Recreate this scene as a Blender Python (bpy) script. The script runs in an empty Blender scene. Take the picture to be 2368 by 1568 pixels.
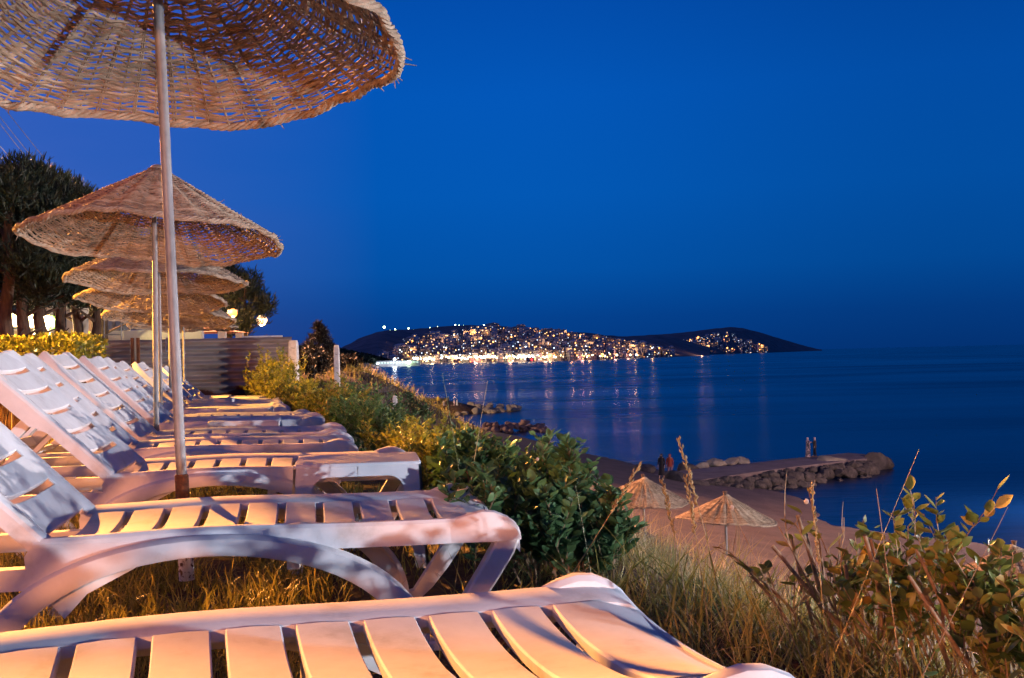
import bpy, bmesh, math, random
import numpy as np
from mathutils import Vector, Matrix, Quaternion, noise
random.seed(7); RNG = np.random.default_rng(7)
C = bpy.context.scene.collection
SC = bpy.context.scene
R = math.radians

# ------------------------------------------------------------------ camera
CAMZ = 0.80
F = 2450.0; CX = 1183.5; CY = 784.0
pit = math.atan(40.0 / F); rol = math.atan(0.0232)
fwd = Vector((0, math.cos(pit), math.sin(pit)))
up0 = Vector((0, -math.sin(pit), math.cos(pit)))
rt0 = Vector((1, 0, 0))
right = math.cos(rol) * rt0 - math.sin(rol) * up0
upv = math.sin(rol) * rt0 + math.cos(rol) * up0
cam_data = bpy.data.cameras.new('camera')
cam = bpy.data.objects.new('camera', cam_data); C.objects.link(cam)
M = Matrix.Identity(4)
for i in range(3):
    M[i][0] = right[i]; M[i][1] = upv[i]; M[i][2] = -fwd[i]
M[0][3] = 0; M[1][3] = 0; M[2][3] = CAMZ
cam.matrix_world = M
cam_data.sensor_width = 36.0
cam_data.lens = 36.0 * F / 2367.0
cam_data.clip_start = 0.05; cam_data.clip_end = 90000
SC.camera = cam
CAM = Vector((0, 0, CAMZ))

def ray(x, y):
    x = float(x); y = float(y)
    return fwd + (x - CX) / F * right + (CY - y) / F * upv
def PD(x, y, D):
    r = ray(x, y); return CAM + r * (float(D) / r.y)
def PZ(x, y, z):
    r = ray(x, y); return CAM + r * ((float(z) - CAMZ) / r.z)
def XD(x, D):                       # world x seen at photo column x, depth D (on the horizon)
    return PD(x, 851 - .0232 * x, D).x

# ------------------------------------------------------------------ sky, lights, exposure
def ramp_set(cr, stops):
    els = cr.elements
    while len(els) > 1: els.remove(els[-1])
    els[0].position = stops[0][0]; els[0].color = (*stops[0][1], 1)
    for p, c in stops[1:]:
        e = els.new(p); e.color = (*c, 1)
world = bpy.data.worlds.new("World"); SC.world = world; world.use_nodes = True
nt = world.node_tree; nt.nodes.clear()
wo = nt.nodes.new('ShaderNodeOutputWorld'); bg = nt.nodes.new('ShaderNodeBackground')
tc = nt.nodes.new('ShaderNodeTexCoord'); sep = nt.nodes.new('ShaderNodeSeparateXYZ')
nt.links.new(tc.outputs['Generated'], sep.inputs[0])
rp = nt.nodes.new('ShaderNodeValToRGB')
ramp_set(rp.color_ramp, [(0.0, (.0015, .050, .27)), (.035, (.0015, .066, .34)), (.08, (.001, .104, .48)), (.15, (.001, .122, .575)),
                         (.24, (.001, .118, .60)), (.34, (.001, .088, .50)), (.5, (.001, .030, .19)), (1, (.001, .018, .12))])
nt.links.new(sep.outputs['Z'], rp.inputs[0])
rp2 = nt.nodes.new('ShaderNodeValToRGB')          # afterglow to the left
ramp_set(rp2.color_ramp, [(0.0, (0, 0, 0)), (1, (.075, .04, .06))])
mr = nt.nodes.new('ShaderNodeMapRange'); mr.inputs[1].default_value = -.12; mr.inputs[2].default_value = -.65
nt.links.new(sep.outputs['X'], mr.inputs[0]); nt.links.new(mr.outputs[0], rp2.inputs[0])
noi = nt.nodes.new('ShaderNodeTexNoise'); noi.inputs['Scale'].default_value = 3.0; noi.inputs['Detail'].default_value = 3
mp = nt.nodes.new('ShaderNodeMapping'); mp.inputs['Scale'].default_value = (1, 1, 4); mp.inputs['Rotation'].default_value = (0, .5, 0)
nt.links.new(tc.outputs['Generated'], mp.inputs[0]); nt.links.new(mp.outputs[0], noi.inputs[0])
mr2 = nt.nodes.new('ShaderNodeMapRange'); mr2.inputs[1].default_value = .3; mr2.inputs[2].default_value = .7; mr2.inputs[3].default_value = .7; mr2.inputs[4].default_value = 1.25
nt.links.new(noi.outputs[0], mr2.inputs[0])
mulc = nt.nodes.new('ShaderNodeVectorMath'); mulc.operation = 'SCALE'
nt.links.new(rp2.outputs[0], mulc.inputs[0]); nt.links.new(mr2.outputs[0], mulc.inputs['Scale'])
add = nt.nodes.new('ShaderNodeVectorMath'); add.operation = 'ADD'
mrx = nt.nodes.new('ShaderNodeMapRange'); mrx.interpolation_type = 'SMOOTHSTEP'; mrx.inputs[1].default_value = -.02; mrx.inputs[2].default_value = .42; mrx.inputs[3].default_value = .80; mrx.inputs[4].default_value = .62
nt.links.new(sep.outputs['X'], mrx.inputs[0]); scx = nt.nodes.new('ShaderNodeVectorMath'); scx.operation = 'SCALE'
nt.links.new(rp.outputs[0], scx.inputs[0]); nt.links.new(mrx.outputs[0], scx.inputs['Scale'])
nt.links.new(scx.outputs[0], add.inputs[0]); nt.links.new(mulc.outputs[0], add.inputs[1])
nt.links.new(add.outputs[0], bg.inputs[0]); nt.links.new(bg.outputs[0], wo.inputs[0])
bg.inputs[1].default_value = 1.0
SC.view_settings.view_transform = 'Standard'; SC.view_settings.look = 'None'
SC.view_settings.exposure = 0.0; SC.view_settings.gamma = 1.0
SC.cycles.use_denoising = True
SC.cycles.sample_clamp_indirect = 4.0
SC.cycles.max_bounces = 6; SC.cycles.diffuse_bounces = 4; SC.cycles.glossy_bounces = 3
SC.cycles.caustics_reflective = False; SC.cycles.caustics_refractive = False

KEY = Vector((-34.2, 53.4, 18.4)); KEY_W = 1100000; KEY_C = (1.0, .365, .07)
COOL = Vector((6.6, -0.85, .54)); COOL_W = 3500; COOL_C = (.82, .86, 1.0)

# ------------------------------------------------------------------ helpers
def tag(o, label=None, cat=None, group=None, kind=None):
    if label: o['label'] = label
    if cat: o['category'] = cat
    if group: o['group'] = group
    if kind: o['kind'] = kind
    return o
def empty(name, loc=(0, 0, 0), rz=0.0):
    o = bpy.data.objects.new(name, None); C.objects.link(o)
    o.empty_display_size = .1
    o.location = loc; o.rotation_euler = (0, 0, rz); return o
def copy_tree(o, parent=None):
    c = o.copy(); C.objects.link(c)
    if parent is not None: c.parent = parent
    for ch in list(o.children): copy_tree(ch, c)
    return c
def smooth(me, ang=35):
    me.polygons.foreach_set('use_smooth', [True] * len(me.polygons))
    try: me.set_sharp_from_angle(angle=R(ang))
    except Exception: pass
def link_mesh(name, me, mats, parent=None, loc=None, rz=0):
    if not isinstance(mats, (list, tuple)): mats = [mats]
    for m in mats: me.materials.append(m)
    o = bpy.data.objects.new(name, me); C.objects.link(o)
    if parent is not None: o.parent = parent
    if loc is not None: o.location = loc
    if rz: o.rotation_euler = (0, 0, rz)
    return o
class MB:
    def __init__(s): s.v = []; s.f = []; s.m = []
    def add(s, V, Fs, mi=0):
        n = len(s.v); s.v.extend([tuple(p) for p in V])
        for f in Fs: s.f.append(tuple(i + n for i in f)); s.m.append(mi)
    def box(s, c, d, rot=None, mi=0):
        V = []
        for sx in (-.5, .5):
            for sy in (-.5, .5):
                for sz in (-.5, .5):
                    p = Vector((sx * d[0], sy * d[1], sz * d[2]))
                    if rot is not None: p = rot @ p
                    V.append(p + Vector(c))
        s.add(V, [(0, 1, 3, 2), (4, 6, 7, 5), (0, 4, 5, 1), (2, 3, 7, 6), (0, 2, 6, 4), (1, 5, 7, 3)], mi)
    def tube(s, pts, rad, n=6, cap=True, mi=0, closed=False):
        pts = [Vector(p) for p in pts]; N = len(pts)
        if not hasattr(rad, '__len__'): rad = [rad] * N
        V = []; ref = None
        for i, p in enumerate(pts):
            a = pts[(i - 1) % N] if (closed or i > 0) else p
            b = pts[(i + 1) % N] if (closed or i < N - 1) else p
            t = (b - a).normalized() if (b - a).length > 1e-9 else Vector((0, 0, 1))
            if ref is None:
                ref = Vector((0, 0, 1)) if abs(t.z) < .9 else Vector((1, 0, 0))
            u = (ref - t * ref.dot(t))
            if u.length < 1e-6: u = t.orthogonal()
            u.normalize(); w = t.cross(u); ref = u
            for k in range(n):
                an = 2 * math.pi * k / n
                V.append(p + (u * math.cos(an) + w * math.sin(an)) * rad[i])
        Fs = []
        for i in range(N if closed else N - 1):
            j = (i + 1) % N
            for k in range(n):
                k2 = (k + 1) % n
                Fs.append((i * n + k, i * n + k2, j * n + k2, j * n + k))
        if cap and not closed:
            Fs.append(tuple(range(n - 1, -1, -1))); Fs.append(tuple((N - 1) * n + k for k in range(n)))
        s.add(V, Fs, mi)
    def loft(s, secs, cap=True, mi=0):
        n = len(secs[0]); V = [p for sec in secs for p in sec]; Fs = []
        for i in range(len(secs) - 1):
            for k in range(n):
                k2 = (k + 1) % n
                Fs.append((i * n + k, i * n + k2, (i + 1) * n + k2, (i + 1) * n + k))
        if cap:
            Fs.append(tuple(range(n - 1, -1, -1))); Fs.append(tuple((len(secs) - 1) * n + k for k in range(n)))
        s.add(V, Fs, mi)
    def prism(s, poly, axis, a, b, mi=0):    # poly of 2-tuples, extruded along axis ('y': poly=(x,z))
        n = len(poly)
        def mk(p, h):
            return {'y': (p[0], h, p[1]), 'x': (h, p[0], p[1]), 'z': (p[0], p[1], h)}[axis]
        V = [mk(p, a) for p in poly] + [mk(p, b) for p in poly]
        Fs = [tuple(range(n)), tuple(range(2 * n - 1, n - 1, -1))]
        for k in range(n):
            k2 = (k + 1) % n; Fs.append((k, n + k, n + k2, k2))
        s.add(V, Fs, mi)
    def mesh(s, name, ang=35, sm=True):
        me = bpy.data.meshes.new(name); me.from_pydata(s.v, [], s.f)
        if any(s.m): me.polygons.foreach_set('material_index', s.m)
        bm = bmesh.new(); bm.from_mesh(me); bmesh.ops.recalc_face_normals(bm, faces=bm.faces); bm.to_mesh(me); bm.free()
        if sm: smooth(me, ang)
        me.update(); return me
    def build(s, name, mats, parent=None, loc=None, rz=0, ang=35, sm=True, bevel=0):
        o = link_mesh(name, s.mesh(name, ang, sm), mats, parent, loc, rz)
        if bevel:
            b = o.modifiers.new('bevel', 'BEVEL'); b.width = bevel; b.segments = 2; b.limit_method = 'ANGLE'; b.angle_limit = R(40)
        return o
def np_mesh(name, V, Fa, mats, parent=None, mi=None, sm=False):
    """V (n,3), Fa (m,k) array of equal-size faces"""
    me = bpy.data.meshes.new(name); Fa = np.asarray(Fa); k = Fa.shape[1]
    me.vertices.add(len(V)); me.vertices.foreach_set('co', np.asarray(V, dtype=np.float32).ravel())
    me.loops.add(Fa.size); me.loops.foreach_set('vertex_index', Fa.astype(np.int32).ravel())
    me.polygons.add(len(Fa)); me.polygons.foreach_set('loop_start', np.arange(0, Fa.size, k, dtype=np.int32))
    if mi is not None: me.polygons.foreach_set('material_index', mi.astype(np.int32))
    me.update(calc_edges=True)
    if sm: me.polygons.foreach_set('use_smooth', np.ones(len(Fa), dtype=bool))
    return link_mesh(name, me, mats, parent)
def frames(d, upn):
    """rows: x=side, y=dir, z=normal. d (n,3), upn (n,3)"""
    d = d / (np.linalg.norm(d, axis=1, keepdims=True) + 1e-9)
    x = np.cross(d, upn); x /= (np.linalg.norm(x, axis=1, keepdims=True) + 1e-9)
    z = np.cross(x, d); return x, d, z
def inst(T, Fa, pos, d, upn, size, width=1.0):
    """instance template T (k,3) [x side, y along, z normal] at every pos"""
    x, y, z = frames(d, upn); n = len(pos)
    s = np.asarray(size).reshape(n, 1, 1); w = np.asarray(width) if np.ndim(width) else np.full(n, width)
    w = w.reshape(n, 1, 1)
    V = pos[:, None, :] + s * (T[None, :, 0:1] * w * x[:, None, :] + T[None, :, 1:2] * y[:, None, :] + T[None, :, 2:3] * z[:, None, :])
    Fo = Fa[None, :, :] + (np.arange(n) * len(T))[:, None, None]
    return V.reshape(-1, 3), Fo.reshape(-1, Fa.shape[1])
def merge(parts):
    Vs, Fs, n = [], [], 0
    for V, Fa in parts:
        Vs.append(V); Fs.append(Fa + n); n += len(V)
    return np.concatenate(Vs), np.concatenate(Fs)

# ------------------------------------------------------------------ materials
def new_mat(name):
    m = bpy.data.materials.new(name); m.use_nodes = True
    b = m.node_tree.nodes['Principled BSDF']; return m, m.node_tree, b
def mat(name, c1, c2=None, rough=.6, scale=8.0, detail=4, bump=0.0, bscale=None, metal=0.0, spec=.5, coords='Object',
        island=0.0, stops=None, stretch=(1, 1, 1), bdist=.01):
    m, t, b = new_mat(name)
    b.inputs['Roughness'].default_value = rough; b.inputs['Metallic'].default_value = metal
    b.inputs['Specular IOR Level'].default_value = spec
    b.inputs['Base Color'].default_value = (*c1, 1)
    tcn = t.nodes.new('ShaderNodeTexCoord'); mpn = t.nodes.new('ShaderNodeMapping'); mpn.inputs['Scale'].default_value = stretch
    t.links.new(tcn.outputs[coords], mpn.inputs[0])
    if c2 is not None:
        n = t.nodes.new('ShaderNodeTexNoise'); n.inputs['Scale'].default_value = scale; n.inputs['Detail'].default_value = detail
        n.inputs['Roughness'].default_value = .65
        t.links.new(mpn.outputs[0], n.inputs[0])
        fac = n.outputs[0]
        if island:
            g = t.nodes.new('ShaderNodeNewGeometry'); mx = t.nodes.new('ShaderNodeMath'); mx.operation = 'MULTIPLY_ADD'
            mx.inputs[1].default_value = island; t.links.new(g.outputs['Random Per Island'], mx.inputs[0])
            sc = t.nodes.new('ShaderNodeMath'); sc.operation = 'MULTIPLY'; sc.inputs[1].default_value = 1 - island
            t.links.new(fac, sc.inputs[0]); t.links.new(sc.outputs[0], mx.inputs[2]); fac = mx.outputs[0]
        cr = t.nodes.new('ShaderNodeValToRGB')
        ramp_set(cr.color_ramp, stops or [((.32, c1)), (.68, c2)] if not island else (stops or [(.1, c1), (.9, c2)]))
        t.links.new(fac, cr.inputs[0]); t.links.new(cr.outputs[0], b.inputs['Base Color'])
    if bump:
        n2 = t.nodes.new('ShaderNodeTexNoise'); n2.inputs['Scale'].default_value = bscale or scale * 3; n2.inputs['Detail'].default_value = 5
        t.links.new(mpn.outputs[0], n2.inputs[0])
        bp = t.nodes.new('ShaderNodeBump'); bp.inputs['Strength'].default_value = bump; bp.inputs['Distance'].default_value = bdist
        t.links.new(n2.outputs[0], bp.inputs['Height']); t.links.new(bp.outputs[0], b.inputs['Normal'])
    return m
def leaf_mat(name, c1, c2, rough=.45, trans=.25, stops=None):
    m = mat(name, c1, c2, rough=rough, scale=2.0, island=.75, stops=stops)
    t = m.node_tree; b = t.nodes['Principled BSDF']; out = t.nodes['Material Output']
    tr = t.nodes.new('ShaderNodeBsdfTranslucent'); mx = t.nodes.new('ShaderNodeMixShader'); mx.inputs[0].default_value = trans
    src = b.inputs['Base Color'].links[0].from_socket
    t.links.new(src, tr.inputs[0]); t.links.new(b.outputs[0], mx.inputs[1]); t.links.new(tr.outputs[0], mx.inputs[2]); t.links.new(mx.outputs[0], out.inputs[0])
    return m
def flicker(m, s):
    t = m.node_tree; g = t.nodes.new('ShaderNodeNewGeometry'); p = t.nodes.new('ShaderNodeMath'); p.operation = 'POWER'; p.inputs[1].default_value = 3.0
    q = t.nodes.new('ShaderNodeMath'); q.operation = 'MULTIPLY_ADD'; q.inputs[1].default_value = s * 2.6; q.inputs[2].default_value = s * .12
    t.links.new(g.outputs['Random Per Island'], p.inputs[0]); t.links.new(p.outputs[0], q.inputs[0]); t.links.new(q.outputs[0], t.nodes['Principled BSDF'].inputs['Emission Strength']); return m
def emit(name, col, s, sample=False):
    m, t, b = new_mat(name); b.inputs['Base Color'].default_value = (*col, 1)
    b.inputs['Emission Color'].default_value = (*col, 1); b.inputs['Emission Strength'].default_value = s
    if not sample: m.cycles.emission_sampling = 'NONE'
    return m
MP = mat('white_plastic', (.52, .50, .47), (.80, .795, .785), rough=.72, spec=.12, scale=7, detail=12, bump=.16, bscale=240, bdist=.001, stops=[(.30, (.55, .53, .50)), (.44, (.71, .70, .69)), (.66, (.80, .795, .785))])
MPT = mat('table_plastic', (.66, .655, .65), (.80, .795, .785), rough=.62, spec=.2, scale=6, detail=8, bump=.08, bscale=200, bdist=.001)
MWICK = mat('wicker', (.13, .085, .05), (.50, .40, .29), rough=.75, scale=9, detail=6, island=.25, bump=.3, bscale=120,
            stops=[(.25, (.14, .085, .05)), (.5, (.30, .22, .145)), (.75, (.47, .37, .27))])
MBRAID = mat('wicker_rim', (.20, .14, .09), (.46, .37, .27), rough=.8, scale=14, detail=6, bump=.5, bscale=150)
MSTEEL = mat('galvanised_pole', (.13, .13, .135), (.27, .27, .27), rough=.5, scale=14, detail=6, metal=.1, bump=.08, bscale=90, stretch=(1, 1, .5))
MSHINE = mat('bare_steel', (.55, .55, .55), (.72, .72, .72), rough=.28, scale=9, metal=.7)
MRUST = mat('rust', (.035, .014, .008), (.20, .07, .025), rough=.9, scale=30, detail=8, bump=.6, bscale=80)
MDARKW = mat('dark_wood', (.06, .03, .02), (.14, .08, .05), rough=.8, scale=20, bump=.3)
MPAINT = mat('chipped_white_paint', (.12, .07, .05), (.75, .74, .72), rough=.7, scale=40, detail=8, stops=[(.42, (.10, .05, .03)), (.47, (.72, .71, .69))])
MSOIL = mat('lawn_soil', (.045, .028, .016), (.12, .075, .035), rough=.95, scale=6, detail=10, bump=.8, bscale=30, bdist=.02, coords='Object')
MBANK = mat('bank_soil', (.055, .032, .02), (.17, .10, .06), rough=.95, scale=2.2, detail=10, bump=.8, bscale=12, bdist=.05)
MSAND = mat('sand', (.075, .052, .048), (.135, .095, .085), rough=.95, scale=.5, detail=12, bump=.7, bscale=6, bdist=.08)
MCONC = mat('concrete', (.56, .54, .50), (.78, .76, .72), rough=.85, scale=14, detail=8, bump=.7, bscale=40)
MWALL = mat('cream_wall', (.50, .46, .36), (.62, .57, .46), rough=.85, scale=3, detail=6, bump=.2)
MBARK = mat('bark', (.05, .03, .018), (.13, .08, .05), rough=.95, scale=14, detail=8, bump=1.0, bscale=30, stretch=(1, 1, .25), bdist=.03)
MTWIG = mat('twig_bark', (.16, .10, .055), (.38, .26, .15), rough=.85, scale=40, detail=5, bump=.4, bscale=90)
MROCK = mat('rock', (.035, .03, .027), (.14, .115, .095), rough=.92, scale=1.6, detail=10, bump=.9, bscale=5, bdist=.12)
MROCKO = mat('pale_rock', (.24, .20, .14), (.50, .43, .32), rough=.92, scale=1.1, detail=10, bump=.9, bscale=4, bdist=.12)
MROCKR = mat('reddish_rock', (.15, .085, .07), (.36, .22, .18), rough=.92, scale=1.1, detail=10, bump=.9, bscale=4, bdist=.12)
ML_DARK = leaf_mat('dark_green_leaf', (.035, .085, .03), (.10, .20, .075))
ML_YEL = leaf_mat('yellow_green_leaf', (.12, .15, .02), (.42, .38, .05))
ML_OLIVE = leaf_mat('olive_leaf', (.035, .055, .015), (.13, .13, .035), stops=[(.1, (.05, .085, .02)), (.7, (.22, .23, .04)), (.95, (.36, .18, .05))])
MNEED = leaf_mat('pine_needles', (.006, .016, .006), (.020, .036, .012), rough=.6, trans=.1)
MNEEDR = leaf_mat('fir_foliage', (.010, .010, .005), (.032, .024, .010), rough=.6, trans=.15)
MGRASS = leaf_mat('grass_blades', (.12, .13, .02), (.46, .36, .09), rough=.55, trans=.35)
MDRY = leaf_mat('dry_grass', (.20, .15, .06), (.56, .43, .20), rough=.6, trans=.3)
MGREENG = leaf_mat('green_grass', (.06, .12, .04), (.24, .28, .10), rough=.5, trans=.3)
MDLEAF = mat('dead_leaf', (.07, .025, .012), (.19, .08, .03), rough=.8, scale=10)

# ------------------------------------------------------------------ ground, bank, beach, sea
def sm(a, b, x):
    t = np.clip((x - a) / (b - a), 0, 1); return t * t * (3 - 2 * t)
def sl(x, y):
    return (x - .75) * .963 + (y - 1.5) * .27, -(x - .75) * .27 + (y - 1.5) * .963
def height(x, y):
    x = np.asarray(x, dtype=float); y = np.asarray(y, dtype=float)
    s, l = sl(x, y)
    z0 = -.0135 * np.clip(l - 7, 0, 20)
    b = sm(23, 28, l) * (1 - sm(60, 90, l))
    z0 = z0 + .75 * b * sm(-2.5, .5, s)
    se = s - 2.4 * b
    d = np.clip(se - .25, 0, None)
    bank = -.62 * (np.sqrt(d * d + .16) - .4)
    sand = -5.0 - .157 * (se - 8.3)
    k = .35
    z = z0 + bank
    h = np.clip(.5 + .5 * (z - sand) / k, 0, 1)            # smooth max
    z = np.where(se > 2, sand * (1 - h) + z * h + k * h * (1 - h), z)
    z = z - .75 * np.exp(-((l - 52) / 7.5) ** 2) * sm(20, 29, se)
    wob = .05 * np.sin(s * 1.7 + l * .9) * np.sin(l * 1.3 - s * .6) * sm(.6, 3, se) + .015 * np.sin(x * 5.1) * np.sin(y * 4.3)
    return z + wob
def grid(svals, lvals):
    S, L = np.meshgrid(svals, lvals, indexing='xy')
    X = .75 + S * .963 - L * .27; Y = 1.5 + S * .27 + L * .963
    V = np.stack([X, Y, height(X, Y)], -1).reshape(-1, 3)
    n = len(svals); m = len(lvals)
    a = (np.arange(m - 1)[:, None] * n + np.arange(n - 1)[None, :]).ravel()
    return V, np.stack([a, a + 1, a + n + 1, a + n], -1)
SEA = -9.2
lv = np.concatenate([np.linspace(-6, 30, 120), np.linspace(31, 100, 60), np.linspace(103, 215, 30)])
V, Fa = grid(np.concatenate([np.linspace(-160, -22, 16), np.linspace(-20, .3, 40)]), lv)
tag(np_mesh('lawn', V, Fa, MSOIL, sm=True), kind='structure')
V, Fa = grid(np.linspace(.3, 11, 50), lv); tag(np_mesh('bank', V, Fa, MBANK, sm=True), kind='structure')
V, Fa = grid(np.concatenate([np.linspace(11, 40, 60), np.linspace(44, 80, 6)]), lv); tag(np_mesh('beach', V, Fa, MSAND, sm=True), kind='structure')
m, t, b = new_mat('sea_water')
b.inputs['Base Color'].default_value = (.001, .012, .05, 1); b.inputs['Roughness'].default_value = .16; b.inputs['IOR'].default_value = 1.33; b.inputs['Specular IOR Level'].default_value = .36
tcn = t.nodes.new('ShaderNodeTexCoord'); mpn = t.nodes.new('ShaderNodeMapping'); mpn.inputs['Scale'].default_value = (.06, .25, 1)
t.links.new(tcn.outputs['Object'], mpn.inputs[0])
n1 = t.nodes.new('ShaderNodeTexNoise'); n1.inputs['Scale'].default_value = 2.2; n1.inputs['Detail'].default_value = 6
t.links.new(mpn.outputs[0], n1.inputs[0]); bp = t.nodes.new('ShaderNodeBump'); bp.inputs['Strength'].default_value = .35; bp.inputs['Distance'].default_value = .35
t.links.new(n1.outputs[0], bp.inputs['Height']); t.links.new(bp.outputs[0], b.inputs['Normal'])
n3 = t.nodes.new('ShaderNodeTexNoise'); n3.inputs['Scale'].default_value = .02; n3.inputs['Detail'].default_value = 4
mp3 = t.nodes.new('ShaderNodeMapping'); mp3.inputs['Scale'].default_value = (.25, 1, 1); t.links.new(tcn.outputs['Object'], mp3.inputs[0]); t.links.new(mp3.outputs[0], n3.inputs[0])
mr3 = t.nodes.new('ShaderNodeMapRange'); mr3.inputs[1].default_value = .35; mr3.inputs[2].default_value = .65; mr3.inputs[3].default_value = .20; mr3.inputs[4].default_value = .32
t.links.new(n3.outputs[0], mr3.inputs[0]); t.links.new(mr3.outputs[0], b.inputs['Roughness'])
MSEA = m
V = np.array([(-60000, -200, SEA), (60000, -200, SEA), (60000, 80000, SEA), (-60000, 80000, SEA)], dtype=float)
tag(np_mesh('sea', V, np.array([[0, 1, 2, 3]]), MSEA), kind='structure')

def gz(x, y): return float(height(x, y))

# ------------------------------------------------------------------ far hills
def interp(tab, x): return float(np.interp(x, [a for a, _ in tab], [b for _, b in tab]))
RIDGE = [(770, 815), (795, 803), (830, 785), (870, 771), (890, 766), (960, 763), (1020, 757), (1070, 754), (1110, 754), (1160, 757), (1220, 762), (1300, 768), (1370, 772), (1400, 777),
         (1440, 779), (1520, 775), (1560, 781), (1600, 792), (1640, 803)]
RIDGEB = [(1380, 790), (1440, 780), (1520, 775), (1600, 768), (1650, 761), (1690, 757), (1720, 760), (1760, 770), (1800, 782), (1850, 797), (1890, 807.4), (1900, 808)]
def seaD(x, y):
    r = ray(x, y); return (SEA - CAMZ) / r.z * r.y
SHOREA = [(770, 1700), (880, 1800), (960, 2050), (1100, 1950), (1230, 1850), (1400, 1980), (1500, 2300), (1640, 2800)]
SHOREB = [(1380, 3400), (1500, 3100), (1600, 3300), (1780, 4600), (1850, 5600), (1900, 6500)]
def hill_pt(x, t, ridge, shore, depth):
    Ds = interp(shore, x); Dr = Ds + depth; yr = interp(ridge, x)
    zr = max(PD(x, yr, Dr).z, SEA - 1)
    D = Ds + (Dr - Ds) * t
    if t <= 1: z = SEA + (zr - SEA) * (math.sin(t * math.pi / 2) ** .95 if t > 0 else 0)
    else: z = zr - (t - 1) * 90
    z += 2.2 * noise.noise(Vector((x * .05, t * 9, 3))) * min(1, t * 3) * (1 if t < .97 else .55)
    return Vector((XD(x, D), D, z))
def hill(name, ridge, shore, depth, m):
    xs = np.linspace(ridge[0][0], ridge[-1][0], 240); ts = [-.03] + list(np.linspace(0, 1, 26)) + [1.1, 1.4]
    V = []
    for tt in ts:
        for x in xs:
            p = hill_pt(x, max(tt, 0), ridge, shore, depth)
            if tt < 0: p.z = SEA - 3
            V.append(p)
    n = len(xs); a = (np.arange(len(ts) - 1)[:, None] * n + np.arange(n - 1)[None, :]).ravel()
    o = np_mesh(name, np.array(V), np.stack([a, a + 1, a + n + 1, a + n], -1), m, sm=True)
    return tag(o, kind='structure')
MHILL = mat('hill_scrub', (.10, .09, .10), (.28, .23, .22), rough=.95, scale=.02, detail=10, bump=.6, bscale=.06, bdist=6)
hill('city_hill', RIDGE, SHOREA, 1100, MHILL)
hill('cape_hill', RIDGEB, SHOREB, 1500, MHILL)

# ------------------------------------------------------------------ town houses
MW = [mat('house_wall_%s' % n, c, tuple(v * 1.25 for v in c), rough=.9, scale=.2) for n, c in (('pale', (.55, .53, .52)), ('tan', (.46, .38, .31)), ('grey', (.32, .32, .36)))]
MDW = mat('dark_window', (.01, .012, .02), rough=.2)
EW = [flicker(emit('lit_window_warm', (1, .55, .2), 3), 3.0), flicker(emit('lit_window_white', (.70, .85, 1), 3), 2.6), flicker(emit('lit_window_orange', (1, .36, .08), 3), 3.2)]
random.seed(21)
def house_variant(k):
    w = random.uniform(9, 15); d = random.uniform(9, 13); fl = random.choice([2, 3, 4, 4, 5]); h = fl * 3.0 + .6
    mb = MB(); mb.box((0, 0, h / 2 - 2), (w, d, h + 4), mi=0)
    mb.box((0, 0, h + .25), (w + .7, d + .7, .5), mi=0)
    if k % 3 == 0:       # hipped roof
        mb.add([(-w / 2 - .5, -d / 2 - .5, h + .51), (w / 2 + .5, -d / 2 - .5, h + .51), (w / 2 + .5, d / 2 + .5, h + .51), (-w / 2 - .5, d / 2 + .5, h + .51), (-w * .2, 0, h + 2.6), (w * .2, 0, h + 2.6)],
               [(0, 1, 5, 4), (2, 3, 4, 5), (1, 2, 5), (3, 0, 4)], 0)
    else: mb.box((w * .2, 0, h + 1.3), (2.6, 3, 1.8), mi=0)
    nc = int(w / 3)
    for f in range(fl):
        for c in range(nc):
            x = -w / 2 + (c + .5) * w / nc; z = f * 3 + 1.9; mi = 1 if random.random() > .20 else random.choice([2, 3, 4, 4, 2])
            mb.box((x, -d / 2 - .04, z), (1.5, .1, 1.5), mi=mi)
        for c in range(3):
            y = -d / 2 + (c + .5) * d / 3
            for sx in (-1, 1):
                mb.box((sx * (w / 2 + .04), y, f * 3 + 1.9), (.1, 1.4, 1.5), mi=1 if random.random() > .07 else random.choice([2, 3]))
    return mb
VARS = [house_variant(k) for k in range(15)]
VM = [v.mesh('house_%d' % i, sm=False) for i, v in enumerate(VARS)]
for i, me in enumerate(VM):
    for mm in (MW[i % 3], MDW, *EW): me.materials.append(mm)
tones = ['pale', 'tan', 'grey']
TOPA = [(870, 825), (890, 818), (930, 800), (970, 779), (1050, 773), (1100, 766), (1130, 759), (1220, 762), (1300, 772), (1400, 787), (1500, 800), (1560, 812)]
TOPB = [(1500, 800), (1560, 797), (1600, 784), (1640, 773), (1690, 772), (1730, 787), (1780, 806)]
spots = []
tries = 0
while len(spots) < 640 and tries < 40000:
    tries += 1
    if random.random() < .86:
        x = random.uniform(880, 1555); tt = random.uniform(.0, 1.0) ** 1.3; p = hill_pt(x, tt, RIDGE, SHOREA, 1100); top = interp(TOPA, x); reg = 0
    else:
        x = random.uniform(1560, 1775); tt = random.uniform(.0, 1.0); p = hill_pt(x, tt, RIDGEB, SHOREB, 1500); top = interp(TOPB, x); reg = 1
    # row on the photograph of this ground point decides whether the town reaches it
    v = p - CAM; yy = CY - F * v.dot(upv) / v.dot(fwd)
    if yy < top + 3: continue
    if any((q[0] - p).length < (15 if reg == 0 else 22) for q in spots): continue
    spots.append((p, tt, x, reg, yy))
spots.sort(key=lambda q: q[0].length)
rest = []
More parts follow.
